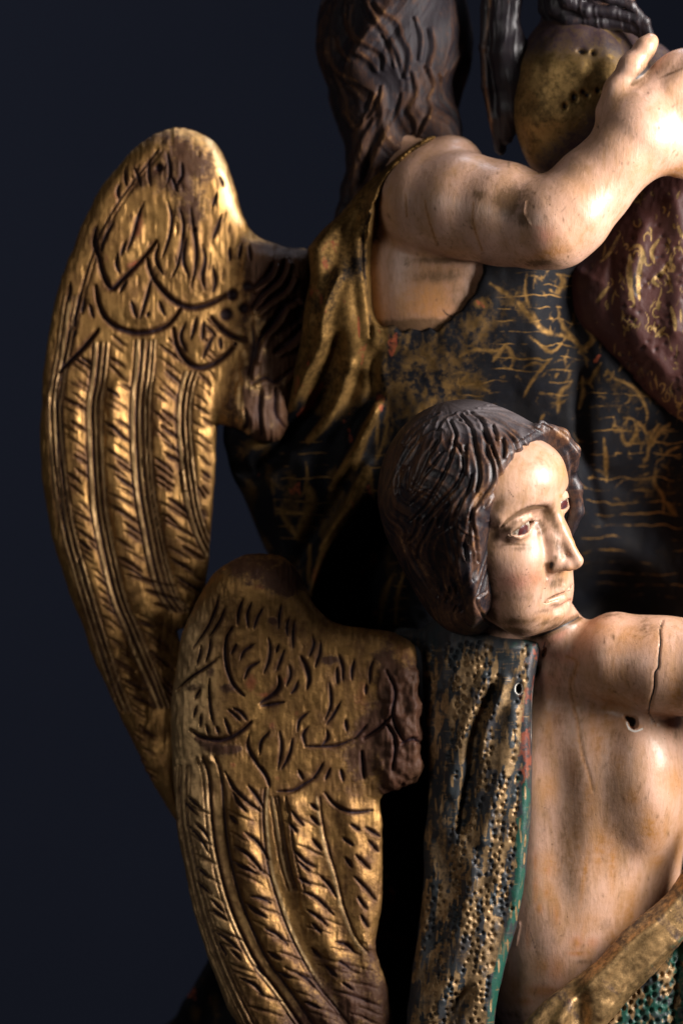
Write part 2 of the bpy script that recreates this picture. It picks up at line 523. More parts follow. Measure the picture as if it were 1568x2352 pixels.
def mat_skin(name):
    """oil-painted carved flesh, brush hatching, grime and worn varnish.
    attributes: grime, blush, ochre, ink, white, dusk (painted shade and elbow bruise)"""
    m = N(name)
    n1 = m.noise(28, 5, .6); n2 = m.noise(240, 4, .7); n3 = m.noise(1500, 2, .6)
    hb = m.noise(420, 3, .65, stretch=(1.0, 1.0, 0.22), rot=(0.2, 0.6, 0.3), dist=.6)
    c = m.mix(n1, (0.68, 0.425, 0.315), (0.55, 0.32, 0.215))
    c = m.mix(m.math('MULTIPLY', m.step(hb, .45, .75), .38), c, (0.43, 0.25, 0.155))
    c = m.mix(m.math('MULTIPLY', m.step(n2, .5, .8), .30), c, (0.76, 0.54, 0.43))
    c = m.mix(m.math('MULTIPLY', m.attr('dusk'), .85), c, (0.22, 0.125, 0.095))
    c = m.mix(m.math('MULTIPLY', m.attr('blush'), m.math('MULTIPLY_ADD', n2, .6, .4)), c, (0.62, 0.225, 0.145))
    n5 = m.noise(55, 4, .6, stretch=(1, 1, .5))
    n6 = m.noise(130, 5, .7, stretch=(1, 1, .35), dist=.8)
    c = m.mix(m.math('MULTIPLY', m.step(m.math('ADD', m.math('MULTIPLY', n5, .6), m.math('MULTIPLY', n6, .5)), .42, .78), .75), c, (0.40, 0.215, 0.085))
    oc = m.math('MULTIPLY', m.math('MINIMUM', m.math('MULTIPLY', m.attr('ochre'), 1.25), 1.0), m.math('MULTIPLY_ADD', m.step(n2, .3, .7), .6, .4))
    c = m.mix(oc, c, (0.46, 0.205, 0.055))
    g = m.math('ADD', m.math('MULTIPLY', m.attr('grime_shade'), 1.45), m.math('MULTIPLY_ADD', m.math('ADD', n2, m.math('ADD', hb, n6)), .8, -1.16))
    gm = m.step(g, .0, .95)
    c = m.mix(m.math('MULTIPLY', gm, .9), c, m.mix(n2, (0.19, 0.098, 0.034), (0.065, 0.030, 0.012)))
    sp = m.step(m.math('ADD', m.noise(620, 2, .5), m.math('MULTIPLY', m.noise(60, 2, .5), .25)), .83, .90)
    c = m.mix(m.math('MULTIPLY', sp, .7), c, (0.10, 0.05, 0.028))
    c = m.mix(m.step(m.math('ADD', m.attr('white'), m.math('MULTIPLY_ADD', n2, .6, -.3)), .4, .6), c, (0.80, 0.74, 0.66))
    c = m.mix(m.step(m.attr('ink'), .25, .65), c, (0.016, 0.009, 0.007))
    m.bs(Base_Color=c, Roughness=m.math('ADD', m.math('MULTIPLY_ADD', n2, .28, .27), m.math('MULTIPLY', gm, .25)), Coat_Weight=0.2, Coat_Roughness=0.22)
    m.b.inputs['Subsurface Weight'].default_value = 0.0
    m.bump(m.math('ADD', m.math('MULTIPLY', hb, .8), m.math('ADD', m.math('MULTIPLY', n3, .3), m.math('MULTIPLY', n2, .7))), 0.38, 0.0007)
    return m.m

def mat_hair(name, warm=1.0, dull=0.0):
    """dark painted hair, wood showing along the rubbed ridges. attributes: worn, ink, dust"""
    m = N(name)
    n2 = m.noise(190, 5, .7); n3 = m.noise(1000, 3, .6); ns = m.noise(330, 4, .7, stretch=(1, 1, .18))
    c = m.mix(n2, (0.009, 0.008, 0.012), (0.022, 0.015, 0.018))
    w = m.math('ADD', m.attr('worn'), m.math('MULTIPLY_ADD', m.math('ADD', n2, ns), .9, -.95))
    c = m.mix(m.math('MULTIPLY', m.step(w, .18, .75), .85), c, (0.105 * warm, 0.048 * warm, 0.026 * warm))
    c = m.mix(m.math('MULTIPLY', m.step(w, .72, 1.05), .8), c, (0.34 * warm, 0.17 * warm, 0.07 * warm))
    c = m.mix(m.math('MULTIPLY', m.attr('top_sheen'), .55), c, (0.17, 0.145, 0.15))  # top highlight painted in as a pale cool tone
    c = m.mix(m.attr('ink'), c, (0.006, 0.004, 0.004))
    m.bs(Base_Color=c, Roughness=m.math('ADD', m.math('MULTIPLY_ADD', n2, .22, .33 + dull), m.math('MULTIPLY', m.attr('top_sheen'), .25)), Coat_Weight=0.12 - dull * .5, Coat_Roughness=0.25)
    m.b.inputs['Specular IOR Level'].default_value = 0.45 - dull
    m.bump(m.math('ADD', ns, m.math('MULTIPLY', n3, .4)), 0.5, 0.0009)
    return m.m

def mat_estofado(name, base, base2, goldc=(0.50, 0.32, 0.11), wearamt=0.0, met=0.8, rough=.36, spec=.35):
    """painted cloth scratched back to the gilding. attributes: gilt, dark, red, ink, green"""
    m = N(name)
    n1 = m.noise(45, 5, .65); n2 = m.noise(260, 5, .7); n3 = m.noise(900, 3, .6)
    c0 = m.mix(n1, base, base2)
    c0 = m.mix(m.step(m.math('ADD', m.attr('green'), m.math('MULTIPLY_ADD', n2, .6, -.3)), .4, .65), c0, (0.012, 0.075, 0.052))
    hl = m.math('MULTIPLY', m.math('MULTIPLY', m.lines(38, 3.4, .93), m.attr('hatch')), m.step(m.noise(75, 3, .6, stretch=(.35, 1, 1.6)), .42, .60))
    g = m.math('ADD', m.math('ADD', m.attr('gilt'), m.math('MULTIPLY', hl, .66)), m.math('MULTIPLY_ADD', m.math('ADD', n2, m.math('MULTIPLY', n1, .7)), .95, -.80 + wearamt))
    gm = m.math('MULTIPLY', m.step(g, .12, .66), .96)
    gm = m.math('MULTIPLY', gm, m.math('SUBTRACT', 1.0, m.step(m.math('ADD', m.attr('dark'), m.math('MULTIPLY_ADD', n2, 1.0, -.5)), .1, .8)))
    gc = m.mix(m.step(m.math('ADD', m.math('MULTIPLY', n2, .6), m.math('MULTIPLY', n1, .6)), .45, .75), goldc, tuple(v * .30 for v in goldc))
    rd = m.step(m.math('ADD', m.attr('red'), m.math('MULTIPLY_ADD', n2, 1.0, -.5)), .35, .65)
    c = m.mix(gm, c0, gc)
    c = m.mix(m.math('MULTIPLY', rd, .85), c, (0.26, 0.06, 0.028))
    ik = m.step(m.attr('ink'), .3, .8)
    c = m.mix(ik, c, (0.012, 0.008, 0.010))
    wh = m.step(m.attr('white'), .4, .6)
    c = m.mix(wh, c, (0.75, 0.70, 0.62))
    mt = m.math('MULTIPLY', m.math('MULTIPLY', gm, m.math('SUBTRACT', 1.0, m.math('MAXIMUM', m.math('MAXIMUM', rd, ik), wh))), met)
    m.bs(Base_Color=c, Metallic=mt, Roughness=m.math('MULTIPLY_ADD', n2, .25, rough))
    m.b.inputs['Specular IOR Level'].default_value = spec
    m.bump(m.math('ADD', m.math('ADD', n2, m.math('MULTIPLY', n3, .4)), m.math('MULTIPLY', gm, -.3)), 0.45, 0.0008)
    return m.m

def mat_plain(name, col, rough=.5, met=0.0, bump=0.0):
    m = N(name); n = m.noise(300, 4, .6)
    m.bs(Base_Color=m.mix(n, col, tuple(v * .7 for v in col)), Roughness=rough, Metallic=met)
    if bump: m.bump(n, .4, bump)
    return m.m

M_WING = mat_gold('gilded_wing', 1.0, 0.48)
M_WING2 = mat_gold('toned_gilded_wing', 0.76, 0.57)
M_ROOT = mat_gold('dark_gilding', 0.8, 0.75)
M_SKIN = mat_skin('painted_flesh')
M_HAIR = mat_hair('painted_hair')
M_HAIR2 = mat_hair('painted_hair_back', 0.7, .22)
M_NAVY = mat_estofado('navy_scratched_gold', (0.004, 0.006, 0.011), (0.011, 0.009, 0.007), (0.30, 0.17, 0.055), -.02, 0.7, .50, .08)
M_MAROON = mat_estofado('maroon_scratched_gold', (0.060, 0.018, 0.013), (0.034, 0.014, 0.014), (0.42, 0.27, 0.10), 0.0, 0.6, .42, .3)
M_GREEN = mat_estofado('green_punched_gold', (0.014, 0.036, 0.042), (0.050, 0.034, 0.036), (0.46, 0.29, 0.135), 0.0, 0.35)
M_SASH = mat_estofado('gold_sash', (0.10, 0.06, 0.035), (0.055, 0.035, 0.035), (0.74, 0.46, 0.20), 0.36)
M_MANTLE = mat_estofado('gold_mantle', (0.055, 0.030, 0.030), (0.035, 0.024, 0.032), (0.42, 0.265, 0.095), 0.0)

# ------------------------------------------------------------------ backdrop
def backdrop():
    m = N('navy_backdrop'); n = m.noise(3, 3, .5); n2 = m.noise(400, 2, .5)
    m.bs(Base_Color=m.mix(n, (0.020, 0.024, 0.040), (0.016, 0.020, 0.034)), Roughness=.95)
    m.b.inputs['Specular IOR Level'].default_value = 0.1
    m.bump(n2, .15, .001)
    # paper roll: upright sheet that curves forward into a floor sweep well below the frame
    prof = []
    for i in range(24): prof.append((3.0, 3.2 - i * 0.17))
    for i in range(1, 13):
        a = math.radians(90 * i / 12); prof.append((3.0 - 0.7 * (1 - math.cos(a)), -0.71 - 0.7 * math.sin(a)))
    for i in range(1, 8): prof.append((2.3 - i * .5, -1.41))
    xs = np.linspace(-3.6, 3.6, 60)
    co = []; q = []
    for j, (y, z) in enumerate(prof):
        for i, x in enumerate(xs):
            co.append((x, y + 0.012 * math.sin(x * 1.7) * (1 if j < 24 else 0), z))
            if i and j: q.append((j * 60 + i, j * 60 + i - 1, (j - 1) * 60 + i - 1, (j - 1) * 60 + i))
    me = bpy.data.meshes.new('backdrop'); me.from_pydata(co, [], q); me.materials.append(m.m)
    for p in me.polygons: p.use_smooth = True
    o = bpy.data.objects.new('backdrop', me); COL.objects.link(o)
    o['label'] = 'plain dark navy studio backdrop behind the carved group'; o['category'] = 'backdrop'; o['kind'] = 'structure'
backdrop()

def lerp_curve(c, y):
    c = np.asarray(c, float)
    o = np.argsort(c[:, 1])
    return np.interp(y, c[o, 1], c[o, 0])

def barbs(G, I, ca, cb, y0, y1, gap, rise, seed, w=3.4, amp=1.0, hollow=None, full=.35):
    """slanting quill cuts between two shaft lines"""
    r = random.Random(seed); y = y0
    while y < y1:
        xa = lerp_curve(ca, y); yb = y + rise * r.uniform(.8, 1.25); xb = lerp_curve(cb, yb)
        W_ = xb - xa
        if W_ > 12:
            lo, hi = (.10, .95) if r.random() < full else ((.08, r.uniform(.5, .75)) if r.random() < .45 else (r.uniform(.3, .5), .96))
            p = []
            for t in (0, .35, .7, 1):
                u = lo + (hi - lo) * t
                p.append((xa + W_ * u, y + (yb - y) * (u ** 1.12) + r.uniform(-2, 2)))
            ww = w * r.uniform(.65, 1.3)
            a = amp * r.uniform(.35, 1.0)
            G.stroke([(q[0] + ww * 1.6, q[1] - ww * 1.0) for q in p], ww * 1.3, 2.6 * a, 'add', .8)
            G.stroke(p, ww * 1.15, -8.5 * a, 'min', .7)
            I.stroke(p, ww * .7, a * r.uniform(.5, 1.2), 'max', .85)
        y += gap * r.uniform(.6, 1.35)

def shaft(G, I, R, c, w=5, amp=6, ink=.8, off=(-1, 1)):
    """raised quill with a cut along each side"""
    G.stroke(c, w, amp, 'add', .25)
    R.stroke(c, w * .7, .8, 'max', .3)
    c = np.array(c, float)
    for s in off:
        q = c + np.array([s * w * 1.55, 0])
        G.stroke(q, w * .55, -5, 'add', .2); I.stroke(q, w * .42, ink * .8, 'max', .3)

def cutline(G, I, p, w=3.5, dep=8, ink=1.0, taper=.6, lip=3.0):
    G.stroke([(x + w * 1.2, y + w * .8) for x, y in p], w, lip * .6, 'add', .9)
    G.stroke(p, w, -dep, 'min', taper); I.stroke(p, w * .8, ink * 1.1, 'max', max(taper, .7))

# ================================================================== big wing
def big_wing(parent):
    out = [(400,292),(440,297),(480,316),(509,350),(528,395),(542,440),(556,490),(576,528),(612,550),(660,566),(708,571),
           (724,600),(716,650),(706,700),(700,760),(694,840),(680,900),(664,960),(640,1010),(600,1012),(562,992),(502,974),(496,990),(494,1060),(490,1130),
           (484,1210),(478,1290),(470,1350),(456,1388),(440,1424),(424,1446),(408,1450),(414,1474),(416,1500),(424,1560),(440,1700),(430,1800),(412,1886),
           (385,1858),(350,1800),(320,1740),(290,1680),(262,1620),(235,1560),(210,1500),(185,1430),(160,1370),(140,1310),(118,1240),(103,1160),
           (94,1080),(91,1000),(93,920),(100,840),(110,770),(124,700),(140,640),(160,585),(185,522),(215,460),(250,405),(290,358),(320,330),(357,304)]
    M = Map(60, 260, 760, 1920, 2.0)
    sd = M.like(); sd.a = M.poly_sd(out)
    G = M.like(); I = M.like(); K = M.like(); RD = M.like(); RB = M.like(); B = M.like()
    A = lambda p: Z(100, 350, 700, p)
    C = lambda p: Z(100, 1150, 700, p)
    S1 = A([(262,1250),(232,1450),(205,1650),(172,1850)]) + C([(150,250),(165,500),(190,750),(220,950),(262,1150),(330,1380),(400,1620),(470,1850),(560,2128),(640,2330)])
    S2 = A([(440,1580),(424,1750),(405,1900)]) + C([(388,250),(400,600),(420,900),(450,1100),(492,1300),(560,1560),(640,1750),(745,2000),(800,2128),(870,2300)])
    S3 = A([(730,1560),(712,1800)]) + C([(700,100),(690,300),(700,600),(725,850),(770,1100),(822,1350),(885,1530),(965,1640)])
    S4 = A([(1062,1780)]) + C([(1030,100),(1008,300),(1030,600),(1070,900),(1130,1100),(1208,1262)])
    RIM = A([(800,250),(560,560),(400,830),(280,1180),(170,1600),(100,1900)]) + C([(100,300),(110,600),(130,800),(170,1100),(250,1400),(340,1700),(440,2000),(520,2200)])
    ED = [(500,930)] + C([(1262,400),(1240,700),(1222,1000),(1215,1250),(1130,1560),(1030,1740),(1000,1900),(1010,2200)])
    # broad swell of each long feather
    for a, b, am in ((RIM, S1, 9), (S1, S2, 18), (S2, S3, 22), (S3, S4, 19), (S4, ED, 11)):
        ys = np.linspace(900, 1860, 30)
        mid = [((lerp_curve(a, y) * .45 + lerp_curve(b, y) * .55), y) for y in ys]
        B.stroke(mid, 30, am, 'add', .2)
    def off(c, dx): return [(x + dx, y) for x, y in c]
    for c, ds in ((S1, (0, 13, -13)), (S2, (0, 15, 27)), (S3, (0, 15, 29, 38)), (S4, (0, 13, 24))):
        for i, dx in enumerate(ds):
            shaft(G, I, RB, off(c, dx), 4.6 if i == 0 else 3.2, 7 if i == 0 else 3.4, .8 if i else .95)
    G.stroke(off(RIM, 10), 6, 4, 'add', .1); G.stroke(off(RIM, 22), 3, -5, 'min', .1); I.stroke(off(RIM, 22), 1.8, .7, 'max', .2)
    G.stroke(off(RIM, 33), 2.6, -4, 'min', .2); I.stroke(off(RIM, 33), 1.5, .5, 'max', .2)
    barbs(G, I, off(RIM, 24), off(S1, -14), 880, 1800, 30, 26, 3, 2.6, .7)
    barbs(G, I, off(S1, 14), off(S2, -4), 800, 1860, 21, 38, 5, 2.5)
    barbs(G, I, off(S2, 30), off(S3, -3), 770, 1300, 22, 46, 8, 2.8)
    barbs(G, I, off(S2, 30), off(ED, -6), 1320, 1860, 26, 42, 9, 3.0, full=.2)
    barbs(G, I, off(S3, 42), off(S4, -3), 760, 1400, 21, 52, 11, 3.0)
    barbs(G, I, off(S4, 26), off(ED, -4), 720, 1250, 23, 36, 13, 2.8)
    # scalloped small feathers
    sc = [[(435,830),(450,950),(480,1090),(520,1180),(550,1205),(600,1160),(680,1080),(770,985),(850,880)],
          [(790,1000),(820,1110),(880,1200),(960,1280),(1040,1325),(1120,1335),(1200,1315),(1260,1290),(1330,1250)],
          [(435,1190),(450,1290),(490,1390),(560,1460),(660,1500),(740,1510),(840,1495),(930,1455),(990,1390),(1020,1340)],
          [(970,1480),(990,1590),(1030,1670),(1090,1730),(1160,1750),(1240,1725),(1320,1670),(1380,1610)],
          [(180,1780),(260,1700),(340,1620),(400,1550),(450,1490)],
          [(1230,1400),(1290,1470),(1370,1530),(1470,1560)], [(435,800),(425,900),(470,1010)]]
    for i, s in enumerate(sc):
        p = A(s); cutline(G, I, p, 5.0, 12, 1.0, .35, 4)
        K.stroke(p, 7, .35, 'max', .5)
    B.blob(*A([(620, 900)])[0], 45, 85, 12, 'add'); B.blob(*A([(1060, 1040)])[0], 70, 85, 16, 'add')
    B.blob(*A([(730, 1330)])[0], 75, 45, 12, 'add'); B.blob(*A([(1170, 1560)])[0], 45, 50, 12, 'add')
    B.blob(*A([(480, 650)])[0], 30, 110, 6, 'add')
    inner = [[(640,370),(640,460),(650,500)],[(600,480),(585,540),(600,590)],[(700,370),(730,440),(745,500)],[(805,310),(800,420),(815,500)],
             [(770,610),(730,700),(700,820),(650,960)],[(560,740),(500,860),(470,960)],[(590,960),(580,1040),(600,1100)],[(640,880),(610,980)],
             [(930,270),(950,400),(930,480)],[(1030,340),(1030,430),(990,500)],[(960,440),(1000,540)],
             [(1010,640),(1040,760),(1030,900),(1000,1040),(960,1130)],[(1090,650),(1110,800),(1130,950),(1120,1080),(1090,1200)],[(930,600),(960,720),(940,860),(890,1000)],
             [(870,900),(850,1000),(900,1110)],[(1170,900),(1190,1000),(1170,1120),(1190,1220)],[(1060,860),(1040,1010),(1080,1130)],[(1240,1050),(1260,1150),(1240,1230)],
             [(820,1130),(790,1250),(740,1420)],[(680,1290),(700,1360),(720,1410)],[(800,1370),(790,1400)],[(870,1290),(910,1390)],[(650,1150),(600,1230)],
             [(1300,700),(1270,790),(1240,860)],[(1270,550),(1240,640)],[(1290,430),(1320,500)],[(1355,920),(1360,1010)],[(1440,890),(1420,1000)],[(1490,900),(1500,1010)],
             [(1050,1440),(1020,1540),(1060,1640)],[(1130,1400),(1110,1490),(1090,1560)],[(1250,1520),(1200,1620),(1170,1690)],[(1290,1540),(1300,1620)],[(1180,1430),(1170,1560)],
             [(260,1160),(250,1290)],[(360,1270),(340,1380)],[(390,1310),(420,1410)],[(300,1480),(280,1540)],[(340,1210),(300,1380),(290,1470)],[(440,770),(430,830)]]
    for s in inner:
        cutline(G, I, A(s), 3.8, 7.5, .9, .75, 3.4)
    for i in range(36):     # little dashes near the crest
        x = random.Random(i).uniform(250, 540); y = random.Random(i + 99).uniform(330, 640)
        cutline(G, I, [(x, y), (x + random.Random(i + 5).uniform(-8, 6), y + random.Random(i + 7).uniform(14, 34))], 2.2, 3.5, .45, .7, 1.5)
    for (x, y, r) in ((1375,1245,35),(1335,1380,38),(1455,1340,32),(1480,1190,30),(1395,1585,12),(875,375,26),(1120,800,14)):
        q = A([(x, y)])[0]; G.blob(*q, r * .333 , None, -9, 'add', 4); I.blob(*q, r * .333, None, 1.0, 'max', 4)
    RD.blob(*A([(735, 770)])[0], 12, 42, .8, 'max', 2, .15); RD.blob(*A([(690, 1035)])[0], 24, 8, .8, 'max', 2, -.3); RD.blob(*A([(580, 560)])[0], 16, 14, .45); RD.blob(*A([(510, 990)])[0], 9, 22, .5)
    for (x, y, rx, ry, a) in ((1050,330,150,110,.75),(960,430,110,90,.6),(1080,620,90,120,.6),(980,180,160,60,.5),(1030,480,100,80,.65),(760,480,22,34,.5),(1440,1000,60,120,.45),(1500,1500,60,200,.55)):
        K.blob(*A([(x, y)])[0], rx / 1.9, ry / 1.9, a, 'max', 3)
    # dark stub that roots the wing in the shoulder blade
    X, Y = M.grid()
    rootm = ss(525, 600, X - 0.06 * (Y - 600) + 15 * (noise2(M, 40, 60, 3) - .5) + 60 * ss(760, 980, Y) ) * ss(520, 600, Y)
    K.a = np.maximum(K.a, (rootm * .95).astype(F32))
    RT = lambda p: Z(700, 600, 700, p)
    for i, s in enumerate([[(320,470),(280,560),(170,640)],[(400,450),(350,570),(230,690),(160,780)],[(440,560),(380,660),(290,720),(200,800)],[(480,720),(400,760),(340,860),(250,940)],
              [(500,900),(440,1000),(330,1080)],[(380,760),(300,900),(220,1000),(190,1130)],[(170,1300),(260,1260),(330,1290),(450,1200)],[(480,760),(500,830),(440,900)],[(230,1340),(220,1500),(240,1650)],
              [(170,880),(180,1050),(150,1230)],[(120,1480),(140,1580),(110,1620)],[(330,1330),(330,1500),(390,1600)]]):
        p = RT(s); w = 8 if i < 6 else 6; k_ = 1.0 if i < 6 else .45
        G.stroke([(x + 9, y + 8) for x, y in p], 9, 11 * k_, 'add', .5); G.stroke(p, w, -13 * k_, 'add', .5); I.stroke(p, w * .5, .8, 'max', .6)
    RB.stroke(A([(1215, 180), (1290, 330), (1330, 480), (1360, 620), (1420, 740)]), 12, 1.0, 'max', .3)  # lit flank of the knob painted in as a bright highlight
    for i in range(60):
        r_ = random.Random(i * 7 + 1); x_, y_ = r_.uniform(545, 660), r_.uniform(700, 1005); RB.blob(x_, y_, r_.uniform(4, 12), r_.uniform(6, 20), .5); K.blob(x_, y_, r_.uniform(4, 11), r_.uniform(8, 26), -.3, 'add')
    STUB = M.like(); STUB.a = (rootm).astype(F32); STUB.blur(10); B.blur(6)
    sg = M.like(); sg.a = sd.a.copy()
    def mid(P):
        x, y = P[:, 0], P[:, 1]
        c = -30 - 0.00035 * (x - 330) ** 2 - 0.00006 * np.maximum(y - 1100, 0) * np.abs(y - 1100) * .5
        return c + 20 * STUB.sample(P)
    def f(P):
        s = sg.sample(P)
        h = 22 + 24 * np.exp(-((P[:, 0] - 420) / 120) ** 2 - ((P[:, 1] - 400) / 130) ** 2) + 26 * STUB.sample(P)
        R = 48 + 0 * s
        z = P[:, 2] - mid(P)
        h = np.where(z > 0, h + B.sample(P), h)
        return pillow(s, R, z, h)
    v, Q = surface(f, ((76, 736), (276, 1900), (-120, 90)), 5.5, 1)
    n = normals(f, v, 3)
    fr = ss(-.1, .35, n[:, 2])
    v = v + n * (G.sample(v) * fr + fr * (noise3(v, 5, 34, 40, 12) - .5) * 2.4 + fr * (noise3(v, 12, 22, 40, 13) - .5) * 3)[:, None] + n * ((noise3(v, 9, 16, 9, 2) - .5) * 1.6 + (noise3(v, 40, 60, 40, 5) - .5) * 5)[:, None]
    # pieces
    x, y = v[:, 0], v[:, 1]
    lab = np.zeros(len(v), int)
    top = np.interp(x, [90, 130, 190, 232, 250, 300, 360, 400, 405, 430, 470, 520, 560], [900, 858, 790, 752, 757, 764, 760, 735, 745, 800, 845, 820, 790])
    long_ = (y > top) & (STUB.sample(v) < .5)
    lab[long_ & (x < lerp_curve(S1, y))] = 1
    lab[long_ & (x >= lerp_curve(S1, y)) & (x < lerp_curve(S2, y) )] = 2
    lab[long_ & (x >= lerp_curve(S2, y)) & (x < lerp_curve(S3, y) )] = 3
    lab[long_ & (x >= lerp_curve(S3, y)) & (x < lerp_curve(S4, y) )] = 4
    lab[long_ & (x >= lerp_curve(S4, y)) & (y < 1290)] = 5
    def inpoly(p):
        m = Map(60, 260, 760, 1000, 4); m.a = m.poly_sd(A(p)).astype(F32); return (m.sample(v) > 0) & (y < 990)
    rest = ~long_ & (STUB.sample(v) < .5)
    lab[rest & inpoly([(440,1180),(435,830),(560,600),(700,560),(790,700),(840,880),(770,985),(820,1110),(880,1200),(960,1280),(1020,1340),(930,1455),(740,1520),(560,1470),(480,1380)])] = 7
    lab[rest & inpoly([(435,830),(450,950),(480,1090),(550,1205),(680,1080),(850,880),(800,660),(700,560),(560,600)])] = 6
    lab[rest & inpoly([(790,1000),(820,1110),(880,1200),(960,1280),(1040,1325),(1120,1335),(1260,1290),(1330,1250),(1300,900),(1150,700),(900,760)])] = 8
    lab[rest & inpoly([(970,1480),(990,1590),(1090,1730),(1160,1750),(1240,1725),(1380,1610),(1320,1480),(1200,1370),(1040,1360)])] = 9
    lab[STUB.sample(v) >= .5] = 10
    names = {0: 'wing', 1: 'feather', 2: 'feather', 3: 'feather', 4: 'feather', 5: 'feather', 6: 'small_feather', 7: 'small_feather', 8: 'small_feather', 9: 'small_feather', 10: 'wing_root'}
    at = {'ink': I.sample(v) * fr, 'dark': K.sample(v) * (.4 + .6 * fr), 'red': RD.sample(v) * fr, 'rub_light': np.clip(RB.sample(v), 0, 1) * fr}
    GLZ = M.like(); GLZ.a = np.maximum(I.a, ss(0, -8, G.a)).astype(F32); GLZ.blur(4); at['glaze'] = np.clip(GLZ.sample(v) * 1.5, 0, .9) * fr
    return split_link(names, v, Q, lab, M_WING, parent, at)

# ================================================================== small wing
def small_wing(parent):
    out = [(600,1271),(640,1274),(665,1288),(690,1318),(706,1355),(724,1392),(760,1422),(800,1436),(860,1444),(908,1451),(950,1478),(954,1528),(966,1545),(962,1600),
           (967,1660),(964,1720),(960,1775),(915,1800),(884,1812),(872,1830),(876,1900),(877,2000),(872,2080),(860,2160),(871,2210),(890,2270),(905,2352),(912,2440),
           (640,2470),(590,2400),(540,2330),(510,2270),(485,2200),(462,2130),(446,2080),(430,2000),(415,1930),(407,1860),(400,1780),(396,1700),(396,1620),(402,1560),
           (412,1500),(425,1448),(445,1400),(470,1350),(500,1310),(540,1284),(570,1274)]
    M = Map(370, 1240, 1000, 2500, 2.0)
    sd = M.like(); sd.a = M.poly_sd(out)
    G = M.like(); I = M.like(); K = M.like(); RD = M.like(); RB = M.like(); B = M.like(); LT = M.like()
    A = lambda p: Z(500, 1650, 800, p)
    C = lambda p: Z(500, 2350, 800, p)
    T0 = A([(60,1000),(55,1250)]) + C([(100,0),(105,200),(130,400),(165,600),(215,800),(270,1000),(370,1250),(500,1500),(560,1600)])
    T1 = C([(135,0),(132,200),(152,400),(192,600),(240,800),(300,1000),(400,1250),(520,1500),(590,1620)])
    T2 = A([(290,1320)]) + C([(325,60),(340,250),(362,450),(400,640),(452,820),(530,1010),(620,1180),(740,1340),(870,1530),(930,1620)])
    T3 = C([(640,130),(632,260),(640,420),(662,600),(702,750),(772,950),(852,1120),(952,1290),(1080,1450),(1200,1600)])
    T3b = C([(722,180),(742,300),(765,450),(795,600),(835,735)])
    T4 = C([(930,180),(950,350),(990,520),(1030,650),(1080,850),(1150,1020),(1220,1110)])
    ED = [(871,1830),(874,2000),(866,2100),(860,2160),(880,2260),(900,2400)]
    LEFT = [(398,1700),(405,1860),(430,2000),(465,2130),(520,2280),(590,2420)]
    for a, b, am in ((T1, T2, 10), (T2, T3, 18), (T3, T4, 18), (T4, ED, 12)):
        mid_ = [((lerp_curve(a, y) * .5 + lerp_curve(b, y) * .5), y) for y in np.linspace(1840, 2420, 20)]
        B.stroke(mid_, 28, am, 'add', .2)
    def off(c, dx): return [(x + dx, y) for x, y in c]
    shaft(G, I, RB, T1, 3.6, 4); shaft(G, I, RB, off(T1, -14), 3, 2.5, .5)
    shaft(G, I, M.like(), off(T2, 0), 9, 5.5, .8); RB.stroke(off(T2, 3), 7, .2, 'max', .2)
    shaft(G, I, RB, off(T2, -22), 4, 3.5, .7)
    shaft(G, I, RB, T3, 4.6, 7, .8, (-1,)); shaft(G, I, M.like(), T3b, 5.5, 4, .6); shaft(G, I, RB, off(T3b, -22), 4, 3, .5)
    shaft(G, I, RB, T4, 4.2, 6, .8, (1,)); G.stroke(off(T4, 20), 8, 3, 'add', .3)
    st = '''350,350 330,430 280,540 190,670|390,420 350,510 290,600|240,650 235,700 215,770|300,600 290,680 270,750|350,720 270,780 180,840 90,920|495,370 470,440 460,530|
545,390 520,460 525,550|615,420 580,480 555,555|725,400 710,470 705,550|770,480 755,530 757,590|800,500 790,580 790,670|455,640 420,700|560,640 500,680 475,735|640,600 655,660 645,740 615,815|
705,640 690,690|740,670 715,740 690,800|590,745 530,780 500,850|765,760 775,820 750,890|820,860 800,910 775,935|905,590 915,640 885,720|955,620 950,690 920,780|1060,700 1085,780 1085,860|1050,780 1055,880|
1155,730 1140,800 1140,855|1270,730 1250,790 1245,880|1225,880 1220,940|1005,870 1015,950 1010,1020 980,1090|1075,980 1030,1060 985,1120|1100,1090 1110,1160|885,1045 830,1090 815,1160|990,1150 995,1200 960,1245|
400,1030 440,1060 480,1100|430,1020 480,1050 520,1100|240,910 200,970|215,1010 195,1080|290,850 290,940 300,1050 320,1130|240,1060 235,1140|650,1160 600,1220 590,1300|530,1170 520,1250 560,1330 640,1450|
710,1160 720,1260 700,1390|785,1200 770,1290 720,1390|970,1345 940,1400 900,1450|865,1250 850,1180 880,1130|1160,1200 1230,1120|820,1390 850,1450|590,1010 660,1000 740,985|330,1130 350,1180|270,1120 290,1190|380,1080 420,1190|1010,1380 980,1450|1070,1380 1090,1460'''
    for s in st.replace('\n', '').split('|'):
        p = A([tuple(map(float, q.split(','))) for q in s.split()])
        cutline(G, I, p, 3.4, 7.0, .95, .8, 3.8)
    cutline(G, I, A([(430,540),(395,600),(385,700),(400,800),(440,890),(500,950)]), 4.2, 9, 1, .6, 4)
    cutline(G, I, A([(705,830),(710,880),(680,930),(590,995)]), 5.5, 11, 1, .8, 5)
    cutline(G, I, A([(835,710),(870,780),(885,850),(870,910)]), 5, 10, 1, .8, 5)
    cutline(G, I, A([(540,1105),(480,1160),(400,1205),(320,1215),(230,1190),(180,1155)]), 5, 11, 1, .5, 2)
    cutline(G, I, A([(860,1250),(950,1250),(1050,1245),(1160,1200)]), 3, 7, .8, .6, 2)
    K.stroke(A([(215, 1205), (290, 1250), (380, 1275), (470, 1265)]), 13, .85, 'max', .5)
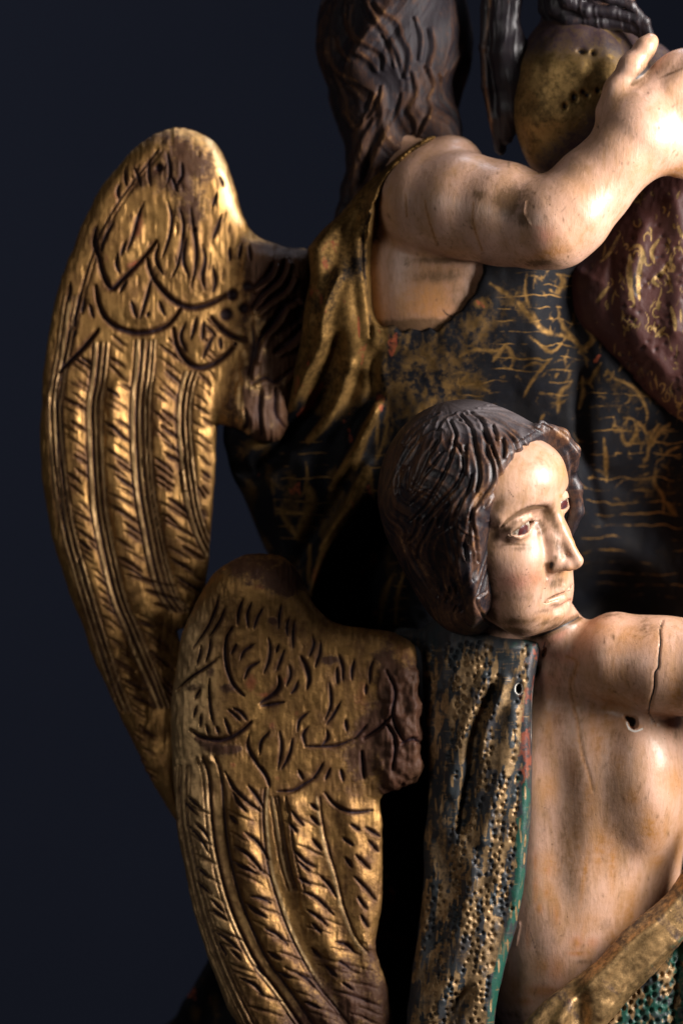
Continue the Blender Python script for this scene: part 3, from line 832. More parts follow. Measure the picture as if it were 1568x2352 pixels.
    sb = '''385,30 430,120 500,190 600,270|430,150 470,220 520,270|520,110 570,170 610,240|410,290 460,340|500,385 580,450 650,560|440,470 530,530 620,640|430,560 500,600 590,640|780,260 820,310 855,350|
770,340 820,390|800,500 860,560 930,600|820,560 900,630|840,740 930,780 1030,880|950,650 1000,700 1050,780|1220,360 1310,420|1240,440 1300,510|1160,520 1250,610|1150,650 1220,720 1285,800|1130,340 1190,380|
160,350 230,420 290,520|200,330 260,390 290,440|160,180 240,250|140,210 220,290|320,980 400,1030 480,1100|510,810 570,860 640,900|540,770 600,780 660,810|620,960 700,1000 760,1060|1040,1040 1110,1060 1160,1110|300,790 380,870|
310,850 400,920|220,690 300,760|215,600 290,660|700,145 790,140 860,100 930,60|975,150 1030,220 1100,260 1170,270 1265,260|600,0 640,80 650,130|820,660 900,700|1080,420 1150,470|1100,540 1140,600|
870,850 950,900 1000,950|900,930 960,990|790,1210 870,1260 920,1310|640,1100 720,1150|560,1180 640,1260|700,1220 780,1260|480,1260 560,1300 620,1370|1060,1150 1130,1200|1080,1280 1150,1330|900,1080 960,1140|980,1180 1050,1250|420,1090 480,1150|
350,1050 400,1130|860,1400 960,1440|1190,880 1240,960|1170,770 1230,850|890,220 940,260|890,290 945,350|905,430 960,500'''
    for s in sb.replace('\n', '').split('|'):
        p = C([tuple(map(float, q.split(','))) for q in s.split()])
        cutline(G, I, p, 3.6, 8, .95, .8, 2.8)
    barbs(G, I, off(T1, 4), off(T2, -14), 1840, 2420, 34, 34, 31, 3.2, .7)
    barbs(G, I, off(T2, 12), off(T3, -5), 1850, 2110, 44, 44, 41, 2.2, .6, full=.1)
    barbs(G, I, off(T3, 30), off(T4, -5), 1850, 2200, 40, 40, 42, 2.2, .6, full=.1)
    for dx in (8, 15): G.stroke(off(T1, dx), 1.8, -2.5, 'min', .2); I.stroke(off(T1, dx), 1.2, .5, 'max', .3)
    for dx in (-10, -17): G.stroke(off(T3, dx), 1.8, -2.5, 'min', .2); I.stroke(off(T3, dx), 1.2, .45, 'max', .3)
    barbs(G, I, off(T2, 12), off(T3, -5), 2120, 2430, 30, 36, 33, 3.0, .6)
    barbs(G, I, off(T3, 8), off(ED, -8), 2180, 2430, 30, 36, 37, 3.0, .6)
    # swells
    B.blob(*A([(600, 800)])[0], 110, 90, 12, 'add'); B.blob(*A([(370, 1110)])[0], 80, 50, 8, 'add'); B.blob(*A([(960, 950)])[0], 80, 110, 7, 'add'); B.blob(*A([(700, 1280)])[0], 60, 60, 6, 'add')
    B.stroke(A([(640, 1010), (560, 1150), (520, 1300)]), 20, -7, 'add', .4)
    for (x, y, rx, ry, a) in ((560,180,260,90,.62),(740,250,150,100,.95),(760,330,50,30,.9),(520,270,60,30,.5),(670,500,30,22,.8),(1010,735,50,26,.75),(420,120,60,60,.3),(300,810,30,40,.6),(200,900,80,30,.5),(400,900,50,30,.5),(1330,720,80,60,.7),
                              (1200,1300,120,160,.7),(1350,900,70,300,.8),(1300,1150,130,200,.7),(150,430,60,120,.45),(220,160,90,80,.3)):
        K.blob(*A([(x, y)])[0], rx / 2.6, ry / 2.6, a, 'max', 3)
    for (x, y, rx, ry, a) in ((540,870,40,60,.8),(450,600,20,20,.4),(600,300,60,30,.55),(610,940,60,24,.6),(430,1360,26,22,.7),(810,1050,24,24,.6),(660,1120,40,30,.55),(700,1440,30,20,.6),(640,620,16,22,.4),(740,850,14,30,.55),(1200,960,60,160,.5)):
        RD.blob(*A([(x, y)])[0], rx / 2.6, ry / 2.6, a, 'max', 2)
    r_ = random.Random(4)
    for i in range(70):
        y = r_.uniform(1860, 2352); x = lerp_curve(T2, y) + r_.uniform(0, 250); RD.blob(x, y, r_.uniform(2, 5), r_.uniform(6, 18), r_.uniform(.3, .55), 'max', 2, -.4)
    X, Y = M.grid()
    K.a = np.maximum(K.a, (.55 * ss(0, 260, (X - 640) * .6 + (Y - 2150)) * ss(560, 700, X)).astype(F32))
    RB.a = np.maximum(RB.a, (.55 * ss(150, 30, X - 400 - .12 * np.maximum(Y - 1800, 0)) * ss(1330, 1450, Y)).astype(F32))  # left rim brightened in colour: the fill light's gleam painted in
    rootm = ss(845, 900, X + 14 * (noise2(M, 30, 40, 3) - .5)) * ss(1480, 1560, Y) * ss(1850, 1800, Y)
    STUB = M.like(); STUB.a = rootm.astype(F32); STUB.blur(5)
    for p in ([(885,1535),(905,1580),(900,1640),(925,1700)],[(880,1650),(905,1690),(900,1760)],[(920,1700),(945,1690),(964,1700)],[(835,1690),(870,1665),(895,1640)],[(830,1720),(835,1780)]):
        cutline(G, I, p, 4, 12, 1, .4, 6)
    RD.a = np.maximum(RD.a, (.38 * ss(830, 900, X) * ss(1850, 1780, Y)).astype(F32))
    B.blur(6)
    def f(P):
        x, y = P[:, 0], P[:, 1]
        s = sd.sample(P); st = STUB.sample(P)
        c = 118 - 0.0009 * np.maximum(620 - x, 0) ** 2 - 0.00012 * np.maximum(x - 700, 0) ** 2
        h = 24 + 40 * np.exp(-((x - 600) / 120) ** 2 - ((y - 1350) / 95) ** 2) + 12 * st + 14 * ss(760, 940, x) * ss(1840, 1700, y)
        z = P[:, 2] - c
        h = np.where(z > 0, h + B.sample(P), h)
        return pillow(s, 46 - 26 * st, z, h)
    v, Q = surface(f, ((384, 984), (1256, 2480), (30, 220)), 5.2, 1)
    n = normals(f, v, 3)
    fr = ss(-.1, .35, n[:, 2])
    lump = STUB.sample(v)
    v = v + n * (G.sample(v) * fr + fr * (noise3(v, 5, 26, 40, 12) - .5) * 1.8 + fr * (noise3(v, 12, 18, 40, 13) - .5) * 2)[:, None] + n * ((noise3(v, 9, 12, 9, 2) - .5) * 1.5 + (noise3(v, 50, 60, 50, 5) - .5) * 5 + lump * ((noise3(v, 26, 34, 26, 8) - .5) * 22 + (noise3(v, 9, 12, 9, 9) - .5) * 6))[:, None]
    x, y = v[:, 0], v[:, 1]
    lab = np.zeros(len(v), int)
    top = np.interp(x, [396, 470, 560, 600, 700, 740, 790, 830, 875], [1720, 1862, 1890, 1830, 1822, 1815, 1790, 1835, 1850])
    lg = y > top
    lab[lg & (x < lerp_curve(T1, y))] = 1
    lab[lg & (x >= lerp_curve(T1, y)) & (x < lerp_curve(T2, y) - 16)] = 2
    lab[lg & (x >= lerp_curve(T2, y) - 16) & (x < lerp_curve(T3, y) - 8)] = 3
    lab[lg & (x >= lerp_curve(T3, y) - 8) & (x < lerp_curve(T4, y) + 8)] = 4
    lab[lg & (x >= lerp_curve(T4, y) + 8)] = 5
    def inpoly(p):
        m = Map(370, 1240, 1000, 2000, 4); m.a = m.poly_sd(A(p)).astype(F32); return (m.sample(v) > 0) & (y < 1990)
    lab[~lg & inpoly([(430,540),(385,700),(400,800),(500,950),(600,1000),(700,940),(800,820),(760,600),(600,420)])] = 6
    lab[~lg & inpoly([(90,925),(350,720),(440,890),(520,1000),(540,1105),(400,1205),(230,1190),(120,1120)])] = 7
    lab[~lg & inpoly([(835,710),(885,860),(815,1160),(950,1250),(1160,1200),(1200,960),(1160,760),(960,620)])] = 8
    lab[STUB.sample(v) >= .5] = 9
    names = {0: 'wing', 1: 'feather', 2: 'feather', 3: 'feather', 4: 'feather', 5: 'feather', 6: 'small_feather', 7: 'small_feather', 8: 'small_feather', 9: 'wing_root'}
    at = {'ink': I.sample(v) * fr, 'dark': np.maximum(K.sample(v) * (.4 + .6 * fr), lump * .9), 'red': RD.sample(v) * fr, 'rub_light': np.clip(RB.sample(v), 0, 1) * fr}
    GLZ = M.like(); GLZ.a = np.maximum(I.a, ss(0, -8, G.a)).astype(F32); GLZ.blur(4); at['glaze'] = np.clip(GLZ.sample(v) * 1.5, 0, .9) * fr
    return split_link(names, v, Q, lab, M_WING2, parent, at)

# ================================================================== heads
def frame(L, Dn):
    """head axes from the directions 'towards its left ear' and 'down' (x, y, d)"""
    L = np.array(L, float); L /= np.linalg.norm(L)
    Dn = np.array(Dn, float); Dn -= L * (L @ Dn); Dn /= np.linalg.norm(Dn)
    F = np.array([L[1] * Dn[2] - L[2] * Dn[1], L[2] * Dn[0] - L[0] * Dn[2], L[0] * Dn[1] - L[1] * Dn[0]])
    return np.stack([L, Dn, F], 1).astype(F32)     # columns

EYE = (84, -4, 122)
def face_field(q):
    """q = head coordinates (l sideways, w down, f forward)"""
    l = q[:, 0]; a = np.abs(l)
    s = np.stack([a, q[:, 1], q[:, 2]], 1)
    f = ell(q, (0, -35, -25), (165, 205, 190))
    f = smin(f, ell(q, (0, -84, 54), (140, 100, 152)), 40)
    f = smin(f, ell(q, (0, 88, 42), (128, 178, 130)), 45)
    f = smin(f, ell(s, (66, 92, 92), (58, 66, 62)), 30)             # cheeks
    f = smin(f, ell(q, (0, 226, 96), (64, 44, 58)), 34)             # chin
    f = smin(f, ell(q, (0, 176, 96), (62, 50, 60)), 28)            # mouth barrel
    f = smin(f, ell(s, (58, 178, 78), (58, 84, 64)), 30)            # broad jaw
    f = smin(f, chain(s, [(14, -38, 172, 15), (62, -54, 158, 17), (118, -30, 118, 15)], 10), 26)   # brow
    f = smax(f, -ell(s, (72, -5, 186), (50, 24, 36)), 20)            # sockets
    f = smax(f, -ell(s, (34, 34, 196), (22, 60, 30)), 20)           # beside the nose
    # nose
    f = smin(f, chain(q, [(0, -40, 172, 17), (0, 15, 182, 13), (0, 66, 198, 13), (0, 108, 214, 14)], 10), 18)
    f = smin(f, chain(s, [(11, 6, 158, 18), (16, 50, 168, 21), (24, 96, 172, 24)], 8), 14)
    f = smin(f, chain(s, [(31, 112, 170, 14), (14, 114, 196, 14), (0, 112, 212, 14)], 8), 8)
    f = smin(f, cone(q, (0, 118, 204, 12), (0, 126, 170, 12)), 8)
    f = smax(f, -ell(s, (16, 130, 192), (8, 10, 13)), 5)
    f = smax(f, -cone(s, (55, 104, 166, 5), (50, 130, 160, 4)), 8)
    # lids: a shell round each eyeball, opened by an almond
    e = np.array(EYE, F32)
    lid = np.sqrt(((s - e) ** 2).sum(1)) - 40
    f = smin(f, lid, 7)
    dx = (s[:, 0] - EYE[0]); t = dx / 40.0
    up = np.maximum(1 - t * t, -1) * 12
    lo = np.maximum(1 - t * t, -1) * 11
    y = s[:, 1] - (EYE[1] + 7 + 3.0 * t)
    alm = np.maximum(-y - up, y - lo)
    alm = np.maximum(alm, 130 - s[:, 2])
    f = smax(f, -alm * .8, 2.5)
    f = smin(f, chain(s, [(EYE[0] - 42, -2, 148, 2), (EYE[0] - 18, -18, 158, 3.0), (EYE[0] + 12, -19, 156, 3.0), (EYE[0] + 42, 0, 136, 2)], 3), 5)   # lid rim
    f = smin(f, chain(s, [(EYE[0] - 38, 8, 146, 2), (EYE[0] - 8, 19, 152, 2.6), (EYE[0] + 22, 18, 146, 2.6), (EYE[0] + 42, 4, 136, 2)], 3), 6)
    # mouth
    lip = chain(s, [(0, 177, 158, 9), (22, 175, 152, 8), (58, 184, 138, 4)], 6)
    f = smin(f, lip, 8)
    f = smin(f, chain(s, [(0, 200, 152, 13), (22, 199, 148, 11), (54, 188, 138, 4)], 6), 8)
    f = smax(f, -chain(s, [(0, 187, 168, 3.2), (26, 186, 160, 3.2), (64, 186, 140, 3)], 3), 5)
    f = smax(f, -cone(q, (0, 138, 176, 7), (0, 162, 170, 6)), 9)     # philtrum
    f = smax(f, -cone(s, (0, 219, 158, 6), (26, 216, 152, 5)), 12)   # under the lip
    return f

HO = np.array((1112, 1186, 250), F32)
HR = frame((.54, -.32, -.78), (.203, .947, -.248))
def to_head(P, O=HO, R=HR, k=1.0):
    return ((P - O) @ R) / k

def hairline(q, k=0.0):
    """positive where hair may be: f behind this curve"""
    w = q[:, 1]
    H = np.interp(w, [-235, -205, -170, -125, -62, 0, 69, 130, 175, 215, 260], [118, 138, 146, 128, 104, 82, 62, 54, 38, -4, -50])
    near = q[:, 0] < 0
    far = np.interp(w, [-235, -205, -160, -110, -60, 0, 60, 120, 200], [150, 176, 200, 205, 190, 178, 176, 140, 60])
    mid = np.interp(w, [-260, -230, -195, -170, -140], [200, 190, 160, 130, 110])
    t = ss(60, 120, q[:, 0])
    H = np.where(near, H, H * (1 - t) + far * t)
    c = np.exp(-(q[:, 0] / 70) ** 2)
    H = np.maximum(H, H * (1 - c) + mid * c * (w < -130) + H * c * (w >= -130))
    return H - q[:, 2]

def small_hair_field(P):
    q = to_head(P)
    s = np.stack([np.abs(q[:, 0]), q[:, 1], q[:, 2]], 1)
    f = ell(q, (0, -40, -35), (186, 226, 212))
    f = smin(f, ell(q, (0, -88, 52), (152, 116, 162)), 40)
    f = smin(f, ell(q, (-20, 100, -80), (126, 166, 106)), 50)          # mass over the nape
    f = smin(f, chain(q, [(-152, -60, 60, 40), (-160, 60, 46, 40), (-146, 150, 44, 36), (-118, 200, -10, 20)], 20), 30)   # lock before the near ear
    f = smin(f, chain(q, [(66, -182, 146, 14), (104, -150, 168, 14), (124, -108, 178, 12), (132, -66, 164, 9)], 10), 14)
    f = smin(f, chain(q, [(136, -76, 140, 14), (144, -14, 148, 15), (146, 40, 140, 13), (140, 90, 110, 10)], 10), 14)
    f = smax(f, -hairline(q), 10)
    # free the far cheek and jaw
    f = f - 3
    f = smax(f, -(ell(q, (60, 130, 120), (76, 130, 110))), 8)
    return f

def hair_flow(q, seed=0, tw=0.0):
    """strand coordinate running round the crown"""
    cr_ = np.array((20, -225, -40))
    a = q - cr_
    ph = np.arctan2(a[:, 0], a[:, 2] + 30)
    r = np.sqrt(a[:, 0] ** 2 + a[:, 2] ** 2 + .35 * a[:, 1] ** 2)
    return ph, r

def strands(q, scale=1.0, seed=1, deep=7.0):
    ph, r = hair_flow(q)
    w = q[:, 1]
    u = ph + .16 * np.sin(w / 62 + 2.2 * ph + seed) + .10 * np.sin(w / 29 + ph * 5 + seed * 2)
    Z0 = np.zeros_like(u)
    P1 = np.stack([u * 60, w, Z0], 1)
    n1 = noise3(P1, 7.0, 120, 1, seed); n2 = noise3(P1, 2.8, 80, 1, seed + 1); n3 = noise3(P1, 1.2, 50, 1, seed + 2)
    ridg = lambda n: 1 - np.abs(2 * n - 1) * 2
    h = ridg(n1) * .9 + ridg(n2) * .75 + ridg(n3) * .4
    return h

def small_head(parent, skin_fn):
    """hair (its own mesh) and eyes; the head itself is part of the body field"""
    A = lambda p: Z(1160, 1220, 400, p)
    B = lambda p: Z(1160, 1560, 400, p)
    M = Map(860, 900, 1380, 1480, 1.5)
    G = M.like(); I = M.like(); Wn = M.like(); DU = M.like()
    deep = [A([(310,870),(250,960),(235,1090)]), A([(560,380),(430,560),(300,760),(230,950),(210,1180)]), A([(700,540),(640,640),(560,760),(480,960),(400,1130)]),
            A([(840,330),(900,480),(870,650),(780,900),(700,1060),(560,1300),(380,1500)]), A([(740,700),(640,840),(540,960),(420,1180)]),
            A([(960,260),(1080,420),(1110,600),(1150,800),(1170,1000),(1130,1150)]), A([(1060,220),(1200,330),(1240,480),(1260,700),(1320,850),(1310,1050),(1200,1200),(1080,1400)]),
            A([(1330,380),(1360,500),(1370,560)]), A([(1310,620),(1370,800),(1400,980),(1370,1100),(1220,1330)]), A([(1440,540),(1450,640),(1440,760)]),
            A([(880,560),(960,700),(980,900),(900,1080),(760,1240),(640,1380),(520,1530)]), A([(1010,620),(1000,850),(1010,950)]), A([(560,1140),(440,1230),(380,1300)]),
            A([(1560,1560),(1545,1430),(1290,1500)]), A([(1180,1180),(1100,1300),(1050,1500)]), A([(830,1300),(740,1440),(700,1560)]), A([(1080,960),(1060,1100),(960,1250),(900,1400),(850,1560)]),
            B([(480,120),(430,300),(340,420)]), B([(640,130),(540,350),(470,480),(460,640)]), B([(760,280),(650,350),(600,560),(680,760)]), B([(900,150),(880,300),(900,480),(890,700),(930,900)]),
            B([(1010,320),(1000,460),(1030,620)]), B([(1100,540),(1110,700),(1100,860)]), B([(820,60),(800,250),(840,480),(870,640),(860,800),(930,1000)]), B([(380,440),(410,620),(560,860),(700,1060)]),
            B([(320,300),(330,450),(480,720),(620,960)]), B([(700,720),(730,900),(800,1060)]), B([(850,940),(830,1050),(800,1110)]), B([(920,1160),(900,1230)]), B([(1000,1150),(980,1230)]),
            B([(1060,120),(1050,300),(1040,420)]), B([(1240,1000),(1140,1080),(1200,1240),(1340,1400)]), B([(1080,20),(1090,200),(1130,420),(1150,640)])]
    T = lambda p: Z(1150, 1200, 700, p)
    deep += [A([(800,290),(600,340),(440,470),(300,620)]), A([(740,440),(600,440),(480,530),(360,680),(260,860)]), A([(700,240),(520,330),(380,450),(280,600)]), A([(900,240),(760,300),(700,420)])]
    deep += [T([(600,190),(760,210),(900,300),(980,380),(1000,440)]), T([(640,170),(800,180),(960,250),(1090,290)]), T([(700,150),(900,170),(1060,230),(1180,280)]),
             T([(760,130),(950,130),(1120,170),(1230,240)]), T([(900,110),(1050,130),(1180,180),(1290,260),(1360,340),(1430,430)]), T([(560,230),(700,290),(760,380),(790,470)]), T([(1140,230),(1230,290),(1330,370),(1400,470)]),
             T([(700,230),(850,290),(930,390),(930,500),(880,640)]), T([(1400,720),(1440,800),(1430,880)])]
    for i, p in enumerate(deep):
        r_ = random.Random(i); w = r_.uniform(4.2, 6.8)
        G.stroke([(x + w * 1.3, y) for x, y in p], w * 1.2, 4, 'add', .5)
        G.stroke([(x - w * 1.3, y) for x, y in p], w, 3, 'add', .5)
        G.stroke(p, w, -10, 'add', .7); I.stroke(p, w * .45, .35, 'max', .8)
        Wn.stroke([(x + w * 1.4, y) for x, y in p], 3.0, .75, 'max', .6)
        Wn.stroke([(x - w * 1.4, y) for x, y in p], 2.4, .6, 'max', .6)
    I.blob(*B([(690, 620)])[0], 20, 62, .8); G.blob(*B([(690, 620)])[0], 20, 66, -20, 'add', 2, -.1)
    Wn.blob(*A([(420, 820)])[0], 55, 90, .35, 'max', 2, .5); Wn.blob(*A([(1390, 520)])[0], 8, 26, 1.0); Wn.blob(*A([(1410, 1040)])[0], 12, 50, .9, 'max', 2, .3); Wn.blob(*A([(1130, 1240)])[0], 9, 30, 1.0, 'max', 2, .5)
    Wn.blob(*B([(590, 860)])[0], 10, 44, .8, 'max', 2, -.4); Wn.blob(*B([(900, 1280)])[0], 50, 26, .6); Wn.blob(*B([(1100, 450)])[0], 10, 70, .8); Wn.blob(*T([(1250, 320)])[0], 36, 16, .8, 'max', 2, .5); Wn.blob(*B([(290, 430)])[0], 8, 36, .8, 'max', 2, -.4)
    for x, y, rx, ry in ((1120, 950, 120, 24), (1180, 965, 80, 18), (1020, 980, 70, 24), (1185, 1030, 12, 60), (1090, 985, 90, 16)):
        DU.blob(x, y, rx, ry, 1.0)  # dusty bluish highlight painted along the top of the hair
    f = small_hair_field
    v, Q = surface(f, ((868, 1370), (905, 1475), (-10, 500)), 5.2, 1)
    n = normals(f, v, 3); fr = ss(-.05, .3, n[:, 2])
    q = to_head(v); h = strands(q); h = h * (.45 + .55 * ss(20, 130, hair_flow(q)[1]))
    dg = G.sample(v) * fr
    v = v + n * (np.maximum(h * 1.25 + dg * .68, -6.0) * (1 - .6 * ss(40, 110, q[:, 0])))[:, None]
    worn = np.clip(.14 + .26 * h, 0, .65) + Wn.sample(v) * fr * .6
    worn = worn - .35 * DU.sample(v)
    at = {'worn': worn, 'ink': I.sample(v) * fr, 'top_sheen': DU.sample(v) * ss(-.1, .6, -n[:, 1])}
    link('hair', v, Q, M_HAIR, parent, at)

def eye_material():
    m = N('painted_eye')
    r = m.attr('rad'); n2 = m.noise(500, 3, .6)
    rr = m.math('ADD', r, m.math('MULTIPLY_ADD', n2, .05, -.025))
    c = m.mix(m.step(n2, .42, .6), (0.46, 0.42, 0.34), (0.12, 0.07, 0.04))
    c = m.mix(m.step(rr, .47, .43), c, (0.075, 0.018, 0.018))
    c = m.mix(m.step(rr, .20, .15), c, (0.05, 0.020, 0.028))
    m.bs(Base_Color=c, Roughness=.28, Coat_Weight=.4)
    m.bump(n2, .3, .0004)
    return m.m

def eyeball(parent, mat, c, gaze, r, d):
    U, Vn = 40, 26
    g = np.array(gaze, float); g /= np.linalg.norm(g)
    a = np.cross(g, (0, 1, 0)); a /= np.linalg.norm(a); b = np.cross(g, a)
    vs = []; rad = []
    for i in range(Vn + 1):
        th = math.pi * i / Vn
        for j in range(U):
            p = 2 * math.pi * j / U
            vs.append(np.array(c) + r * (math.cos(th) * g + math.sin(th) * (math.cos(p) * a + math.sin(p) * b)))
            rad.append(math.sin(th) if th < math.pi / 2 else 1)
    v = np.array(vs)
    v = d(v)
    Q = np.array([(i * U + j, i * U + (j + 1) % U, (i + 1) * U + (j + 1) % U, (i + 1) * U + j) for i in range(Vn) for j in range(U)])
    return link('eye', v.astype(F32), Q, mat, parent, {'rad': np.array(rad)})

# ================================================================== small angel
def sm_body_field(P):
    f = smax(face_field(to_head(P)), -(small_hair_field(P) + 9), 3)
    f = smin(f, cone(P, (1130, 1330, 130, 88), (1190, 1480, 50, 100)), 22)            # neck
    f = smin(f, cone(P, (1225, 1370, 175, 60), (1290, 1480, 110, 70)), 24)
    t = ell(P, (1340, 1830, 0), (235, 392, 208))
    t = smin(t, ell(P, (1462, 1780, 60), (120, 230, 190)), 50)
    t = smin(t, ell(P, (1320, 2130, 10), (230, 320, 190)), 70)
    t = smin(t, ell(P, (1330, 1530, 80), (140, 90, 100)), 50)
    t = smin(t, ell(P, (1140, 1570, 10), (160, 110, 100)), 60)                         # far shoulder, under the cloth
    t = smax(t, -ell(P, (1268, 1790, 262), (52, 340, 84)), 50)
    t = smax(t, -ell(P, (1400, 1990, 340), (120, 60, 104)), 60)                         # hollow beside the cloth
    t = smax(t, -ell(P, (1560, 1790, 330), (60, 70, 70)), 60)
    f = smin(f, t, 12)
    a = chain(P, [(1360, 1520, 130, 92), (1410, 1508, 165, 98), (1500, 1524, 190, 108), (1640, 1530, 230, 112), (1790, 1520, 260, 96), (1900, 1480, 285, 70), (1960, 1460, 300, 52)], 30)
    f = smin(f, a, 30)
    # hand, beyond the frame
    h = ell(P, (2010, 1450, 312), (58, 44, 26))
    for i, (yy, ln) in enumerate(((1425, 88), (1443, 100), (1462, 94), (1480, 74))):
        h = smin(h, chain(P, [(2045, yy, 316, 15), (2045 + ln * .5, yy - 4, 312, 13), (2040 + ln, yy + 4, 292, 10)], 4), 7)
    h = smin(h, chain(P, [(1990, 1420, 320, 18), (2020, 1390, 335, 15), (2052, 1376, 332, 11)], 5), 9)
    return smin(f, h, 20)

def small_body(parent):
    M = Map(1080, 980, 1640, 2440, 1.6)
    G = M.like(); I = M.like(); GR = M.like(); BL = M.like(); OC = M.like(); WH = M.like(); DK = M.like()
    E = lambda p: Z(1400, 1500, 450, p)
    T = lambda p: Z(1200, 1850, 900, p)
    U = lambda p: Z(1200, 2500, 900, p)
    V_ = lambda p: Z(1550, 1900, 550, p)
    # brow: thin incised, painted line
    p = E([(430,420),(500,350),(600,285),(700,235),(800,210),(900,215)])
    G.stroke(p, 4, -3, 'add', .4); GR.stroke(p, 6, .9, 'max', .6); I.stroke(p, 1.5, .55, 'max', .7)
    BL.stroke(E([(500,350),(600,285),(680,240)]), 7, .35)
    # grime: temple, socket corner, beside nose, nostril, lips, jaw; dirt mixed with painted-in shading
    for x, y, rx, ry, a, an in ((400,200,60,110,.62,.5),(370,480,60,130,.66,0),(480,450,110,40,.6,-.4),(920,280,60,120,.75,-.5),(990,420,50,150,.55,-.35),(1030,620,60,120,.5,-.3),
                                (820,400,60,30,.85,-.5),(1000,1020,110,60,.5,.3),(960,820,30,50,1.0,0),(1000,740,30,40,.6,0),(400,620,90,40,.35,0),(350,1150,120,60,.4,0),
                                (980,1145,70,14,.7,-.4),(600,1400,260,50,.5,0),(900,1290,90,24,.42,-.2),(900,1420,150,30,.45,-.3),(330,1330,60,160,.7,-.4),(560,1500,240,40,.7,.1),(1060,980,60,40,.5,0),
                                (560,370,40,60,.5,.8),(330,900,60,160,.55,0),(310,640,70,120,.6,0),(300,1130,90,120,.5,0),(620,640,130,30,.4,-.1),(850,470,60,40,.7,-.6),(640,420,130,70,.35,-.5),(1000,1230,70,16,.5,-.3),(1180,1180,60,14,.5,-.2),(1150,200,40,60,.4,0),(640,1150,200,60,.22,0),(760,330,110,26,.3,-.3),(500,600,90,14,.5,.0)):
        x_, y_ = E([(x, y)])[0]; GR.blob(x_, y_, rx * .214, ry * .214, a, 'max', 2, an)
    for x, y, rx, ry, a in ((800,950,120,80,.95),(600,980,180,100,.8),(500,900,90,60,.3),(1330,560,30,90,.6),(1180,900,60,30,.2),(1100,1120,110,26,1.0),(1120,1185,110,34,1.0),(1180,1350,80,40,.3)):
        x_, y_ = E([(x, y)])[0]; BL.blob(x_, y_, rx * .214, ry * .214, a)
    for x, y, rx, ry, a, an in ((1055,95,22,20,1.0,0),(1200,560,60,230,.75,-.5),(1200,860,150,40,.7,-.1),(1100,330,60,120,.6,-.4),(1100,900,60,50,.5,0),(960,1200,130,30,.4,-.3),(900,1370,220,50,.4,0)):
        x_, y_ = E([(x, y)])[0]; OC.blob(x_, y_, rx * .214, ry * .214, a, 'max', 2, an)
    H = lambda p: Z(1150, 1200, 700, p)
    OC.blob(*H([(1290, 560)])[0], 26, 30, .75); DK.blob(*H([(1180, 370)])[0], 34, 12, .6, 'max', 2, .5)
    for p in ([(500,30),(530,80),(560,110)],[(720,1250),(740,1235),(755,1240)]): I.stroke(E(p), 1.4, .9)
    I.blob(*E([(895, 1055)])[0], 1.8, 1.8, 1); I.blob(*E([(625, 1350)])[0], 2.4, 2.4, .8)
    for p in ([(520,560),(600,570),(690,545)],[(760,390),(745,440),(700,500)],[(530,540),(515,600),(540,620)]): WH.stroke(E(p), 1.6, .55, 'max', .5)
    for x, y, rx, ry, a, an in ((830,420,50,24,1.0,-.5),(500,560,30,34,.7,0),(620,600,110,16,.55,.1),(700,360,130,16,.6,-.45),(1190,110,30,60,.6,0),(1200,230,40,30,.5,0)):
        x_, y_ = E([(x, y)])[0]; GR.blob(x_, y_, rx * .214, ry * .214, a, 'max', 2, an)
    I.stroke(E([(540,490),(620,425),(700,385),(790,355),(860,370)]), 1.6, .6, 'max', .5); GR.stroke(E([(480,530),(560,470),(640,410),(740,360),(840,350)]), 4, .7, 'max', .5)
    for i in range(16):
        r_ = random.Random(i); x_, y_ = E([(r_.uniform(510, 760), r_.uniform(490, 590))])[0]
        (WH if i % 2 else I).blob(x_, y_, r_.uniform(1.2, 2.4), r_.uniform(1, 1.8), .65, 'max', 2, -.5)
    I.blob(*E([(958, 815)])[0], 5, 9, .9, 'max', 2, .2)
    I.stroke(E([(950,1148),(1040,1115),(1140,1088),(1232,1075)]), 2.0, .6, 'max', .6)
    # torso: crack, holes, grazes
    cr1 = V_([(1330,10),(1300,90),(1300,180),(1285,300),(1278,400),(1250,450),(1245,580),(1220,700),(1215,800),(1260,870),(1270,900)])
    G.stroke(cr1, 3.0, -3.5, 'min', .3); I.stroke(cr1, 2.1, .95, 'max', .5)
    GR.stroke([(x - 3, y) for x, y in cr1], 5, .35, 'max', .4)
    nk = [(1215,1462),(1245,1450),(1280,1434),(1310,1420),(1338,1404)]; I.stroke(nk, 3, .8, 'max', .6); GR.stroke(nk, 12, .8, 'max', .4); G.stroke(nk, 5, -5, 'min', .4); BL.stroke([(1240,1475),(1290,1445)], 12, .5)  # chin crease: shade painted dark along the fold, over a shallow cut
    I.stroke(V_([(1290,430),(1292,500),(1285,540)]), 1.0, .6)
    for c, rx, ry, an in ((V_([(1080, 885)])[0], 9.5, 12, -.1), (V_([(1040, 850)])[0], 8, 5, .3)):
        G.blob(*c, rx, ry, -26, 'add', 4, an); I.blob(*c, rx * .92, ry * .92, 1.0, 'max', 6, an)
    WH.stroke(V_([(1025,880),(1050,940),(1100,960),(1160,940)]), 3.6, .8, 'max', .3); OC.blob(*V_([(1130, 920)])[0], 10, 6, .6)
    for c, rx, ry in ((V_([(320, 295)])[0], 4.5, 11), (V_([(258, 460)])[0], 6.5, 18)):
        G.blob(*c, rx, ry, -24, 'add', 4, .25); I.blob(*c, rx * .95, ry * .95, 1.0, 'max', 6, .25)
    WH.stroke(V_([(285,300),(235,400),(210,460),(235,530),(215,640),(205,800),(215,900)]), 2.6, .85, 'max', .3)
    I.stroke(V_([(330,190),(315,260)]), 2, .8)
    gz = V_([(510,320),(600,370),(550,560),(570,700),(620,880),(635,1040)]) + T([(1010,800),(1040,900),(1060,990)])
